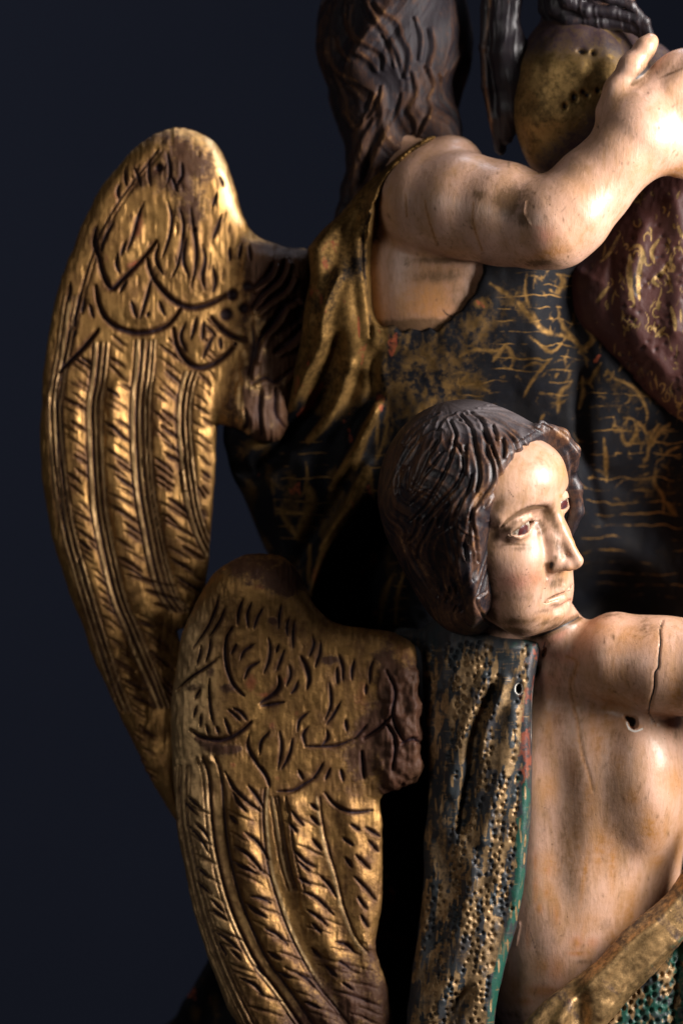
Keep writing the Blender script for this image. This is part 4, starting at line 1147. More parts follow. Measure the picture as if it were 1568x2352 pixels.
    G.stroke(gz, 5, -1.0, 'add', .4); OC.stroke(gz, 7, .7, 'max', .4); GR.stroke(gz, 2.6, .55, 'max', .6); WH.stroke(T([(1000,700),(1030,850),(1050,960)]), 1.2, .5, 'max', .6)
    for x, y, rx, ry, a in ((1100,130,120,60,.5),(1250,170,90,60,.55),(860,560,60,160,.5),(980,820,60,200,.5),(1180,800,80,60,.35),(1290,500,60,60,.5),(1400,640,40,20,.8),(1020,1080,50,90,.55),(1370,1250,90,120,.35),(1050,420,60,80,.4),(1480,500,60,60,.3),(1180,250,60,40,.5)):
        x_, y_ = T([(x, y)])[0]; OC.blob(x_, y_, rx * .43, ry * .43, a)
    for x, y, rx, ry, a in ((1330,120,40,60,.35),(900,600,50,300,.38),(840,800,60,160,.25),(1000,900,40,160,.4),(1500,700,30,40,.6),(1100,60,120,20,.5),(1240,330,20,20,.5),(1560,300,20,60,.3),(880,130,60,30,.5),(930,370,40,40,.5),(1180,690,60,40,.35),(1560,560,60,40,.5)):
        x_, y_ = T([(x, y)])[0]; GR.blob(x_, y_, rx * .43, ry * .43, a)
    for x, y, rx, ry, a in ((900,290,80,40,.6),(860,380,60,60,.55),(1290,500,30,26,.5),(880,600,30,40,.3),(1280,480,20,30,.5)):
        x_, y_ = T([(x, y)])[0]; BL.blob(x_, y_, rx * .43, ry * .43, a)
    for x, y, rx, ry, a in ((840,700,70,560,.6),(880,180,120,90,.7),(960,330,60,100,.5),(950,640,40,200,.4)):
        x_, y_ = T([(x, y)])[0]; DK.blob(x_, y_, rx * .43, ry * .43, a)  # shaded left side of the torso painted into the flesh colour
    for i in range(46):
        r_ = random.Random(i * 3 + 2); x_ = r_.uniform(1225, 1560); OC.blob(x_, r_.uniform(1440, 2320), r_.uniform(8, 26), r_.uniform(20, 90), r_.uniform(.4, .95), 'max', 2, r_.uniform(-.35, .15))
    for i in range(24):
        r_ = random.Random(i * 5 + 77); GR.blob(r_.uniform(1220, 1400), r_.uniform(1460, 2250), r_.uniform(5, 14), r_.uniform(20, 80), r_.uniform(.12, .34), 'max', 2, r_.uniform(-.2, .1))
    or_ = [(760,390,14,60,.9),(820,400,12,20,.8),(780,480,16,24,.9),(870,510,12,40,.8),(760,240,10,50,.6),(830,280,10,20,.6),(980,660,30,34,.7),(980,715,40,12,.9),(1060,660,30,26,.6),(800,920,90,26,.75),(700,980,50,20,.7),(660,900,30,60,.5),(870,800,40,60,.5),(720,640,10,50,.5)]
    for x, y, rx, ry, a in or_:
        x_, y_ = U([(x, y)])[0]; OC.blob(x_, y_, rx * .43, ry * .43, a); BL.blob(x_, y_, rx * .5, ry * .5, a * 1.1)
    for x, y, rx, ry, a in ((900,120,50,160,.5),(1010,300,80,120,.28),(900,330,60,60,.4),(1200,300,60,40,.3),(1130,560,60,30,.45),(700,760,20,100,.4),(640,1060,100,20,.6),(1000,760,40,14,.6),(980,80,40,120,.35)):
        x_, y_ = U([(x, y)])[0]; GR.blob(x_, y_, rx * .43, ry * .43, a)
    for x, y, rx, ry, a in ((1030,550,120,70,.45),(1200,420,110,60,.35),(1100,200,60,140,.3),(1300,190,60,50,.3)):
        x_, y_ = U([(x, y)])[0]; OC.blob(x_, y_, rx * .43, ry * .43, a)
    I.stroke(U([(720,560),(750,660),(780,760)]), 1.2, .8); I.stroke(U([(1220,170),(1270,210),(1340,250)]), 1.0, .6); I.stroke(T([(760,1060),(830,1090),(855,1070)]), 1.2, .7)
    for p in (U([(640,640),(680,560),(660,680)]),): G.stroke(p, 2, 2, 'add', .4); WH.stroke(p, 1.2, .5)
    r_ = random.Random(9)
    for i in range(150):
        x = r_.uniform(1220, 1560); y = r_.uniform(1430, 2300); GR.blob(x, y, r_.uniform(1.5, 5), r_.uniform(2, 14), r_.uniform(.25, .6), 'max', 2, r_.uniform(-.4, .4))
    for i in range(60):
        x = r_.uniform(1120, 1320); y = r_.uniform(1020, 1440); I.blob(x, y, r_.uniform(.8, 1.6), r_.uniform(1, 3), r_.uniform(.35, .8), 'max', 2, r_.uniform(-.8, .8))
    GR.a *= (1 - .45 * ss(1440, 1500, GR.grid()[1])).astype(F32)
    f = sm_body_field
    v, Q = surface(f, ((890, 2170), (930, 2480), (-220, 500)), 5.6, 1)
    # finer over the face and front
    n = normals(f, v, 2)
    def refine(v, Q, f):
        c = v[Q].mean(1); nn = n[Q[:, 0]]
        m = (c[:, 0] < 1600) & (c[:, 0] > 1060) & (c[:, 1] < 1480) & (nn[:, 2] > -.5) & (c[:, 2] > 150)
        return m
    fr = ss(.0, .35, n[:, 2])
    v = v + n * (G.sample(v) * fr + (noise3(v, 60, 80, 60, 3) - .5) * 4)[:, None]
    at = {'grime_shade': GR.sample(v) * fr, 'blush': BL.sample(v) * fr, 'ochre': OC.sample(v) * fr, 'ink': I.sample(v) * fr, 'white': WH.sample(v) * fr, 'dusk': DK.sample(v) * fr}
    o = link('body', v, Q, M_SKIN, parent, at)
    em = eye_material()
    for s in (-1, 1):
        c = HO + HR @ np.array((s * (EYE[0]), EYE[1] + 1, EYE[2] - 1), F32)
        gz = HR @ np.array((-.26 if s < 0 else -.1, .34, .90), F32)
        eyeball(o, em, c, gz, 36.5, lambda v: v)
    return o

def small_cloth(parent):
    # tunic half
    out = [(1012,1404),(1060,1424),(1120,1452),(1180,1462),(1236,1456),(1243,1470),(1226,1530),(1217,1600),(1216,1700),(1214,1800),(1206,1950),(1192,2050),(1172,2130),(1152,2200),(1136,2270),(1128,2352),(1120,2480),
           (915,2480),(930,2352),(937,2290),(948,2200),(962,2100),(970,2000),(968,1940),(976,1880),(982,1800),(978,1700),(972,1600),(968,1540),(960,1490),(930,1476),(906,1466),(912,1446),(960,1444),(990,1430)]
    M = Map(890, 1380, 1270, 2500, 1.6)
    sd = M.like(); sd.a = M.poly_sd(out)
    T = lambda p: Z(1200, 1850, 900, p); U = lambda p: Z(1200, 2500, 900, p)
    G = M.like(); B = M.like(); I = M.like(); GI = M.like(); RD = M.like(); GN = M.like(); WH = M.like(); DK = M.like()
    for p, w, a in ((T([(540,460),(490,560),(450,680),(430,850),(400,1000),(370,1200)]), 13, -34), (T([(600,400),(560,520),(500,640),(470,800)]), 14, 14), (T([(500,400),(430,560),(360,760),(300,1000)]), 18, 9),
                    (T([(640,560),(610,800),(560,1000),(480,1250)]), 22, 12), (U([(240,130),(300,340),(200,600),(150,900)]), 30, -14), (U([(430,260),(400,500),(330,800),(220,1100)]), 26, 12),
                    (U([(400,920),(330,1010),(250,1100)]), 20, -26), (U([(560,300),(480,640),(460,900)]), 20, 9), (T([(250,500),(240,800),(210,1200)]), 16, -8), (U([(180,560),(150,700),(110,860)]), 14, 9),
                    (T([(330,130),(280,300),(230,480)]), 18, 8), (T([(700,250),(600,300),(480,330)]), 14, -7)):
        B.stroke(p, w, a, 'add', .35)
    # neckline band and raised hem beside the flesh
    hem = [(1236,1470),(1219,1560),(1208,1640),(1206,1760),(1199,1900),(1186,2030),(1164,2120),(1140,2210),(1126,2300),(1118,2400)]
    B.stroke(hem, 10, 5, 'add', .1)
    X, Y = M.grid()
    hx = np.interp(Y, [p[1] for p in hem], [p[0] for p in hem])
    n1 = noise2(M, 14, 60, 3, .1); n2 = noise2(M, 30, 90, 4, .12); n3 = noise2(M, 5, 26, 6, .1); nh = noise2(M, 22, 5, 8)
    gi = ss(.50, .68, n1 * .55 + n2 * .35 + nh * .22) * ss(1440, 1560, Y)
    GI.a = (gi * .9 * ss(6, 26, hx - X) + .3 * ss(.5, .8, n3)).astype(F32)
    GN.a = (ss(30 + 26 * (noise2(M, 30, 60, 44) - .5), 8, hx - X) * ss(1700, 1800, Y) * (.35 + .5 * noise2(M, 16, 40, 45)) + .5 * ss(.6, .8, noise2(M, 26, 40, 12)) * ss(120, 40, hx - X)).astype(F32)
    RD.a = (ss(44, 14, hx - X) * ss(1455, 1500, Y) * ss(1840, 1760, Y) * .5 * ss(.25, .6, noise2(M, 14, 22, 15)) + .25 * ss(60, 20, hx - X) * ss(.6, .75, noise2(M, 12, 34, 16))).astype(F32)
    DK.a = (.5 * ss(.5, .8, noise2(M, 40, 70, 21))).astype(F32)
    # punch marks in loose vertical runs
    r_ = random.Random(12); pts = []
    dens = noise2(M, 26, 150, 31, .12)
    for k in range(5200):
        x = r_.uniform(930, 1216); y = r_.uniform(1470, 2450)
        h = np.interp(y, [p[1] for p in hem], [p[0] for p in hem])
        i = int((y - M.y0) / M.res); j = int((x - M.x0) / M.res)
        if x > h - 20 or sd.a[i, j] < 10 or dens[i, j] < .47: continue
        if any((x - a) ** 2 * 1.25 + (y - b) ** 2 < 132 for a, b in pts[-700:]): continue
        if any((x - a) ** 2 * 1.25 + (y - b) ** 2 < 132 for a, b in pts): continue
        pts.append((x, y))
    for x, y in pts:
        r = r_.uniform(2.8, 5.4)
        G.blob(x, y, r * 1.5, r * 1.6, .7, 'add', 2); G.blob(x, y, r, r * 1.1, -6.5, 'add', 3, r_.uniform(-.5, .5)); I.blob(x, y - .8, r * .72, r * .78, r_.uniform(.45, .95), 'max', 3)
    for i in range(700):      # tool dashes
        x = r_.uniform(935, 1200); y = r_.uniform(1480, 2440); L = r_.uniform(8, 24)
        if r_.random() < .6: GI.stroke([(x, y), (x + L, y + r_.uniform(-1.5, 1.5))], 1.4, r_.uniform(.3, .7), 'max', .5)
        else: GI.stroke([(x, y), (x + r_.uniform(-3, 3), y + L * 1.4)], 2.4, .85, 'max', .4)
    V_ = lambda p: Z(1550, 1900, 550, p)
    c = V_([(102, 598)])[0]
    WH.blob(*c, 11, 15, .9, 'max', 6); G.blob(*c, 6.5, 10.5, -26, 'add', 5); WH.blob(*c, 7, 11, 0, 'max', 6)
    Iw = M.like(); Iw.blob(*c, 7, 11, 1, 'max', 6); WH.a *= (1 - Iw.a); I.a = np.maximum(I.a, Iw.a)
    WH.stroke([(1238,1478),(1226,1530),(1216,1580),(1214,1640),(1213,1700)], 2.2, .8, 'max', .2)
    c = U([(635, 478)])[0]; G.blob(*c, 4, 4, -10, 'add', 3); I.blob(*c, 4, 4, 1)
    X_ = ss(1500, 1450, Y) * .6; DK.a = np.maximum(DK.a, X_.astype(F32)); GN.a = np.maximum(GN.a, (ss(1440, 1465, Y) * ss(1530, 1480, Y) * ss(1130, 1170, X) * .45).astype(F32))
    B.blur(4)
    def f(P):
        x, y = P[:, 0], P[:, 1]; s = sd.sample(P)
        hx = np.interp(y, [1400] + [p[1] for p in hem], [1236] + [p[0] for p in hem])
        u = np.clip((hx - x) / 262, -.2, 1.0)
        top = ss(1640, 1400, y)
        c = 168 * np.sqrt(np.maximum(1 - np.maximum(u, 0) ** 2, 0.02)) - 8 - 34 * ss(1560, 1440, y) * ss(1160, 1236, x) + 30 * ss(1800, 2400, y)
        c = c - 60 * ss(985, 930, x) * ss(1520, 1480, y)
        z = P[:, 2] - c
        h = np.where(z > 0, 44 + B.sample(P), 44)
        return pillow(s, 26, z, np.maximum(h, 8))
    v, Q = surface(f, ((896, 1266), (1388, 2490), (-90, 290)), 5.0, 1)
    n = normals(f, v, 2); fr = ss(-.05, .35, n[:, 2])
    v = v + n * (G.sample(v) * fr + (noise3(v, 12, 24, 12, 3) - .5) * 2.4 + (noise3(v, 46, 90, 46, 4) - .5) * 8)[:, None]
    at = {k: m.sample(v) * fr for k, m in (('gilt', GI), ('dark', DK), ('red', RD), ('ink', I), ('green', GN), ('white', WH))}
    link('tunic', v, Q, M_GREEN, parent, at)

    # rolled gold sash
    out = [(1640,1860),(1568,1962),(1512,2040),(1432,2110),(1352,2190),(1290,2240),(1222,2300),(1160,2372),(1110,2440),(1300,2480),(1372,2350),(1402,2310),(1452,2252),(1502,2200),(1568,2130),(1680,2010)]
    M = Map(1080, 1840, 1700, 2500, 2.0); sd2 = M.like(); sd2.a = M.poly_sd(out)
    B2 = M.like(); GI = M.like(); GN = M.like(); DK = M.like(); RD = M.like()
    for p, w, a in ((U([(1568,80),(1480,300),(1300,500),(1100,640),(900,800),(700,1020),(620,1132)]), 9, 6), (U([(1568,150),(1500,330),(1350,500),(1150,650),(1000,800)]), 12, -14),
                    (U([(1568,330),(1400,520),(1250,640),(1100,800),(980,920),(880,1060)]), 18, 20), (U([(960,840),(980,960),(1000,1132)]), 22, -20), (U([(1500,640),(1400,730),(1250,860),(1100,1040)]), 8, 7),
                    (U([(860,900),(800,980),(720,1100)]), 12, 10), (U([(1568,480),(1420,660),(1280,800),(1160,940)]), 16, -5)):
        B2.stroke(p, w, a, 'add', .1)
    GN.stroke(U([(1540,120),(1430,360),(1250,530),(1100,650)]), 5, .75, 'max', .2); GN.stroke(U([(1568,590),(1400,730),(1250,870),(1050,1110)]), 6, .9, 'max', .1)
    X, Y = M.grid()
    GI.a = (.62 + .5 * (noise2(M, 12, 50, 5, -.8) - .5)).astype(F32)
    DK.a = (.55 * ss(.52, .75, noise2(M, 30, 90, 6, -.8))).astype(F32); DK.stroke(U([(1480,360),(1350,500),(1150,640),(1000,760),(860,900),(700,1060)]), 22, .55, 'max', .2)
    RD.a = (.3 * ss(.6, .8, noise2(M, 20, 40, 9))).astype(F32)
    B2.blur(3)
    def f2(P):
        s = sd2.sample(P); y = P[:, 1]
        c = 205 + 20 * np.sin((P[:, 0] - 1100) / 190.) - .00005 * (P[:, 0] - 1450) ** 2
        z = P[:, 2] - c
        h = np.where(z > 0, 42 + B2.sample(P), 60)
        return pillow(s, 46, z, np.maximum(h, 8))
    v, Q = surface(f2, ((1090, 1690), (1850, 2490), (110, 310)), 5.5, 1)
    n = normals(f2, v, 2); fr = ss(-.1, .3, n[:, 2])
    v = v + n * ((noise3(v, 14, 14, 14, 3) - .5) * 1.8 + (noise3(v, 60, 60, 60, 4) - .5) * 6)[:, None]
    at = {k: m.sample(v) * fr for k, m in (('gilt', GI), ('dark', DK), ('red', RD), ('green', GN))}
    at['ink'] = np.zeros(len(v)); at['white'] = at['ink']
    c = U([(1078, 712)])[0]; at['ink'] = np.exp(-(((v[:, 0] - c[0]) ** 2 + (v[:, 1] - c[1]) ** 2) / 22)) * fr
    link('sash', v, Q, M_SASH, parent, at)

    # skirt below the sash
    out = [(1700,1980),(1600,2090),(1500,2190),(1420,2260),(1340,2340),(1270,2440),(1280,2520),(1720,2520)]
    M = Map(1240, 1960, 1740, 2540, 2.0); sd3 = M.like(); sd3.a = M.poly_sd(out)
    B3 = M.like(); G3 = M.like(); GI = M.like(); I3 = M.like(); GN = M.like(); DK = M.like()
    B3.stroke(U([(1510,640),(1520,800),(1490,1000),(1500,1132)]), 10, -16, 'add', .1); B3.stroke(U([(1560,600),(1560,900),(1568,1132)]), 14, 14, 'add', .1); B3.stroke(U([(1420,760),(1400,900),(1380,1100)]), 22, 8, 'add', .1)
    GN.a = (.30 + .5 * noise2(M, 18, 26, 3)).astype(F32); GN.stroke(U([(1510,620),(1520,800),(1490,1000),(1500,1132)]), 9, .9)
    GI.a = (.9 * ss(.42, .6, noise2(M, 12, 20, 5) * .6 + noise2(M, 26, 60, 6) * .4)).astype(F32)
    pts = []
    for k in range(2500):
        x = r_.uniform(1290, 1640); y = r_.uniform(2080, 2480)
        i = int((y - M.y0) / M.res); j = int((x - M.x0) / M.res)
        if sd3.a[i, j] < 16 or any((x - a) ** 2 + (y - b) ** 2 < 190 for a, b in pts): continue
        pts.append((x, y)); r = r_.uniform(4, 6)
        G3.blob(x, y, r * 1.5, None, 1.8, 'add'); G3.blob(x, y, r, r * 1.2, -9, 'add', 3, .5); I3.blob(x, y - 1, r * .6, r * .7, r_.uniform(.3, .8), 'max', 3, .5)
    B3.blur(3)
    def f3(P):
        s = sd3.sample(P); c = 170 + 0 * s; z = P[:, 2] - c
        return pillow(s, 40, z, np.maximum(np.where(z > 0, 52 + B3.sample(P), 60), 8))
    v, Q = surface(f3, ((1250, 1730), (1970, 2530), (90, 290)), 5.5, 1)
    n = normals(f3, v, 2); fr = ss(-.1, .3, n[:, 2])
    v = v + n * (G3.sample(v) * fr + (noise3(v, 14, 14, 14, 3) - .5) * 2)[:, None]
    at = {k: m.sample(v) * fr for k, m in (('gilt', GI), ('green', GN), ('ink', I3), ('dark', DK))}
    at['red'] = at['dark']; at['white'] = at['dark']
    link('skirt', v, Q, M_GREEN, parent, at)

# ================================================================== large angel
BO = np.array((925, 60, -130), F32)
# the large angel turns its face away, towards the robed figure
BR = frame((-.80, .06, -.60), (.10, .98, .0))
def bg_body_field(P):
    f = face_field(to_head(P, BO, BR, .80))
    f = smin(f, cone(P, (930, 200, -130, 95), (960, 420, -60, 120)), 40)
    sh = ell(P, (984, 455, 20), (106, 126, 112))
    sh = smin(sh, ell(P, (1040, 404, 30), (76, 90, 84)), 44)
    t = ell(P, (1000, 640, -105), (230, 300, 208))
    t = smin(t, ell(P, (1000, 900, -200), (150, 400, 90)), 80)
    f = smin(f, smin(sh, t, 22), 30)
    a = chain(P, [(980, 470, 60, 118), (1060, 478, 105, 116), (1150, 500, 150, 113), (1215, 522, 190, 104)], 26)
    a = smin(a, chain(P, [(1225, 520, 196, 98), (1262, 524, 222, 101), (1300, 498, 222, 94), (1352, 440, 210, 88), (1405, 384, 215, 80), (1450, 330, 215, 84)], 22), 20)
    h = ell(P, (1462, 312, 208), (94, 104, 62))
    h = smin(h, ell(P, (1565, 275, 190), (115, 148, 60)), 40)
    # fingers run on beyond the frame; the thumb lies across the robe
    h = smin(h, chain(P, [(1394, 272, 196, 38), (1408, 222, 204, 31), (1438, 170, 206, 27), (1470, 126, 200, 22), (1482, 112, 196, 17)], 16), 22)
    for x0, y0, x1, y1, x2, y2 in ((1530, 205, 1600, 130, 1640, 70), (1580, 225, 1670, 150, 1725, 85), (1610, 265, 1705, 200, 1770, 140), (1620, 310, 1710, 265, 1775, 215)):
        h = smin(h, chain(P, [(x0, y0 + 22, 215, 34), (x1, y1 + 20, 212, 29), (x2, y2 + 16, 180, 23)], 8), 10)
    h = smax(h, -cone(P, (1462, 226, 262, 12), (1512, 160, 262, 22)), 12)
    h = smax(h, -cone(P, (1520, 190, 262, 7), (1600, 150, 262, 7)), 8)
    a = smin(a, h, 34)
    a = smax(a, -ell(P, (1198, 345, 250), (22, 60, 90)), 20)
    f = smin(f, a, 20)
    return f

def big_body(parent):
    M = Map(820, 0, 1640, 820, 2.0)
    G = M.like(); I = M.like(); GR = M.like(); BL = M.like(); OC = M.like(); WH = M.like(); DK = M.like()
    H = lambda p: Z(900, 0, 600, p)
    T = lambda p: Z(1400, 0, 700, p)
    def B(m, c, rx, ry, a, an=0): m.blob(*c, rx, ry, a, 'max', 2, an)
    B(GR, T([(330, 1450)])[0], 24, 32, .95, -.5); B(GR, T([(430, 1560)])[0], 14, 20, .7, -.5); B(GR, T([(370, 1400)])[0], 36, 26, .55); B(GR, T([(150, 1390)])[0], 20, 14, .45)
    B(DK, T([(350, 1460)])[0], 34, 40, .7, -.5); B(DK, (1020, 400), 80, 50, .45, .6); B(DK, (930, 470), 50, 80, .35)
    B(OC, T([(600, 1800)])[0], 60, 16, .85, -.3); B(GR, T([(560, 1850)])[0], 40, 8, .65); B(OC, T([(1480, 1230)])[0], 40, 14, .95, -.3); B(OC, T([(1200, 1200)])[0], 20, 46, .4, .5)
    B(OC, T([(750, 1640)])[0], 26, 46, .3); B(OC, T([(1250, 520)])[0], 16, 40, .5, .5); B(OC, T([(800, 1380)])[0], 60, 40, .22)
    B(BL, T([(590, 1680)])[0], 26, 20, .8, .5); B(BL, T([(530, 1620)])[0], 14, 4, .9, .3); B(BL, T([(620, 1760)])[0], 30, 12, .35); B(BL, T([(1320, 330)])[0], 14, 14, .5)
    for p in ([(1050,1650),(1080,1800),(1150,2000)],[(1430,1680),(1430,1850),(1500,2050)],[(900,1600),(910,1780)]):
        OC.stroke(H(p), 3.2, .9, 'max', .3); GR.stroke(H(p), 1.6, .35, 'max', .3)
    OC.blob(*H([(820, 1750)])[0], 30, 100, .3); OC.blob(*H([(1100, 2080)])[0], 60, 20, .5); GR.blob(*H([(1180, 2110)])[0], 80, 8, .6); OC.blob(*H([(1200, 2250)])[0], 70, 40, .5)
    for p in ([(1040,1340),(1010,1440)],[(850,1380),(820,1560)],[(1280,1340),(1190,1430)],[(900,1370),(910,1400)]): WH.stroke(H(p), 1.6, .55, 'max', .5)
    I.stroke(T([(280,1500),(300,1600),(310,1700)]), 1.2, .6); G.stroke(T([(450,1440),(440,1520),(480,1600)]), 2.4, 2.4, 'add', .4)
    for x, y in ((655, 1628), (1450, 1055), (1310, 990), (905, 1330), (795, 1410)): I.blob(*T([(x, y)])[0], 2.6, 1.8, .7)
    r_ = random.Random(2)
    for i in range(170):
        x = r_.uniform(860, 1560); y = r_.uniform(160, 740); GR.blob(x, y, r_.uniform(1, 3), r_.uniform(2, 9), r_.uniform(.25, .6), 'max', 2, r_.uniform(-1, 1))
    B(GR, (1060, 690), 40, 50, .4); B(OC, (1040, 660), 60, 60, .45); B(GR, (1010, 640), 70, 16, .55); B(BL, (1000, 700), 30, 40, .3); B(DK, (1000, 650), 60, 70, .6)  # flank below the arm dulled: the arm's shadow painted in
    I.stroke(Z(700, 600, 700, [(1470,790),(1500,830),(1568,860)]), 2.2, .9)
    B(GR, T([(1450, 560)])[0], 40, 3.5, .5, -.4); I.stroke(T([(1205,600),(1270,540),(1320,470),(1360,400)]), 4.5, .9, 'max', .6); GR.stroke(T([(1180,640),(1270,545),(1360,410)]), 12, .7, 'max', .6); B(DK, (1020, 690), 150, 90, .95); B(OC, (980, 700), 90, 70, .7); B(DK, (890, 660), 36, 90, .3); B(GR, (970, 748), 110, 14, .9)  # shade painted into the thumb crease, and more arm shadow on the flank
    f = bg_body_field
    v, Q = surface(f, ((700, 1820), (-210, 1340), (-330, 330)), 6.2, 1)
    n = normals(f, v, 2); fr = ss(.0, .35, n[:, 2])
    v = v + n * (G.sample(v) * fr + (noise3(v, 70, 70, 70, 3) - .5) * 4)[:, None]
    at = {'grime_shade': GR.sample(v) * fr, 'blush': BL.sample(v) * fr, 'ochre': OC.sample(v) * fr, 'ink': I.sample(v) * fr, 'white': WH.sample(v) * fr, 'dusk': DK.sample(v) * fr}
    # the paint stops in a ragged edge where the flesh meets the cloth: below it the wood is toned dark
    link('body', v, Q, M_SKIN, parent, at)

def big_hair(parent):
    H = lambda p: Z(900, 0, 600, p)
    M = Map(690, -200, 1180, 560, 2.0)
    G = M.like(); Wn = M.like(); I = M.like()
    S_ = [[(440,60),(420,200),(470,330),(600,410),(700,480),(700,580)],[(390,130),(400,250),(480,380)],[(640,60),(700,140),(800,210),(840,330),(900,450),(880,640)],[(560,40),(640,200),(740,330),(820,480),(870,640)],
          [(240,300),(250,480),(330,600),(480,680)],[(330,300),(360,420),(430,520)],[(480,440),(560,500),(640,590)],[(700,300),(760,420),(800,560)],[(1080,250),(1100,400),(1060,560)],[(960,160),(1010,320),(1000,500)],
          [(380,900),(480,1050),(560,960),(640,760)],[(640,960),(560,1100),(500,1250),(450,1500)],[(760,900),(700,1060),(620,1200),(560,1400),(420,1640)],[(860,760),(820,900),(700,1120),(600,1350)],[(940,600),(960,760),(900,900),(960,1000),(970,1130)],
          [(1060,560),(1100,700),(1060,800),(1080,900),(1000,1100)],[(1150,600),(1180,780),(1290,900),(1330,1020)],[(700,700),(680,820),(600,960)],[(480,1250),(460,1400),(440,1560)],[(620,1350),(580,1450),(520,1530)],[(420,700),(480,760),(520,830)],[(300,600),(380,760),(400,900)]]
    for i, s in enumerate(S_):
        p = H(s); r_ = random.Random(i + 50); w = r_.uniform(6, 10)
        G.stroke([(x + w * 1.2, y) for x, y in p], w * 1.3, 2.5, 'add', .6); G.stroke(p, w, -5, 'add', .7); I.stroke(p, w * .5, .3, 'max', .8)
        Wn.stroke([(x + w * 1.4, y - 3) for x, y in p], 5, .72, 'max', .6)
    for x, y, rx, ry, a, an in ((720,120,18,8,.6,.8),(440,280,8,20,.6,-.5),(350,350,9,16,.7,0),(270,400,5,22,.6,0),(660,440,22,10,.6,.9),(740,400,14,20,.5,-.3),(1030,600,18,36,.5,0),(850,1080,40,40,.55,0),(1000,1080,20,40,.4,0),(640,960,10,8,.6,0),(950,830,24,30,.35,0),(600,1150,10,50,.5,.5),(500,1400,14,60,.45,.2),(1200,900,30,40,.35,0)):
        Wn.blob(*H([(x, y)])[0], rx, ry, a, 'max', 2, an)
    I.blob(*H([(600, 1350)])[0], 8, 34, .9, 'max', 2, .2); G.blob(*H([(600, 1340)])[0], 9, 46, -24, 'add', 2, .2)
    def f(P):
        a = ell(P, (905, 85, -120), (172, 225, 190))
        a = smax(a, -(P[:, 0] - 1045 - .12 * (P[:, 1] - 100)) * -1.0, 20) if False else a
        a = smin(a, ell(P, (905, 260, -100), (120, 130, 120)), 50)
        a = smin(a, chain(P, [(885, 260, -70, 90), (875, 350, -40, 66), (838, 430, -22, 40), (800, 490, -20, 20), (778, 520, -20, 8)], 30), 40)
        a = smin(a, chain(P, [(960, 230, -70, 84), (990, 300, -40, 72), (1010, 350, -10, 50)], 24), 30)
        a = smin(a, chain(P, [(820, 290, -80, 26), (822, 360, -60, 22), (806, 430, -50, 18), (790, 480, -40, 10)], 20), 20)
        return a
    v, Q = surface(f, ((715, 1120), (-160, 560), (-330, 110)), 6.0, 1)
    n = normals(f, v, 3); fr = ss(-.05, .3, n[:, 2])
    q = (v - np.array((905, 60, -120))) * .9
    ph = np.arctan2(q[:, 0], q[:, 2]); w = q[:, 1]
    u = ph + .2 * np.sin(w / 60) + .1 * np.sin(w / 27 + ph * 4)
    P1 = np.stack([u * 60, w, 0 * u], 1)
    h = (1 - 2 * np.abs(2 * noise3(P1, 9, 120, 1, 4) - 1)) + .7 * (1 - 2 * np.abs(2 * noise3(P1, 4, 80, 1, 5) - 1))
    hl = (1 - 2 * np.abs(2 * noise3(P1, 24, 170, 1, 9) - 1)); v = v + n * (hl * 11 + h * 2.0 + G.sample(v) * fr)[:, None]
    at = {'worn': np.clip(.14 + .14 * h + .24 * hl, 0, .75) + Wn.sample(v) * fr * .7, 'ink': I.sample(v) * fr, 'top_sheen': 0 * h}
    link('hair', v, Q, M_HAIR2, parent, at)

def scrolls(GI, strokes, w, amp=.95):
    for i, p in enumerate(strokes):
        r_ = random.Random(i); GI.stroke(p, w * r_.uniform(.7, 1.5), amp, 'max', .5, 'tent')

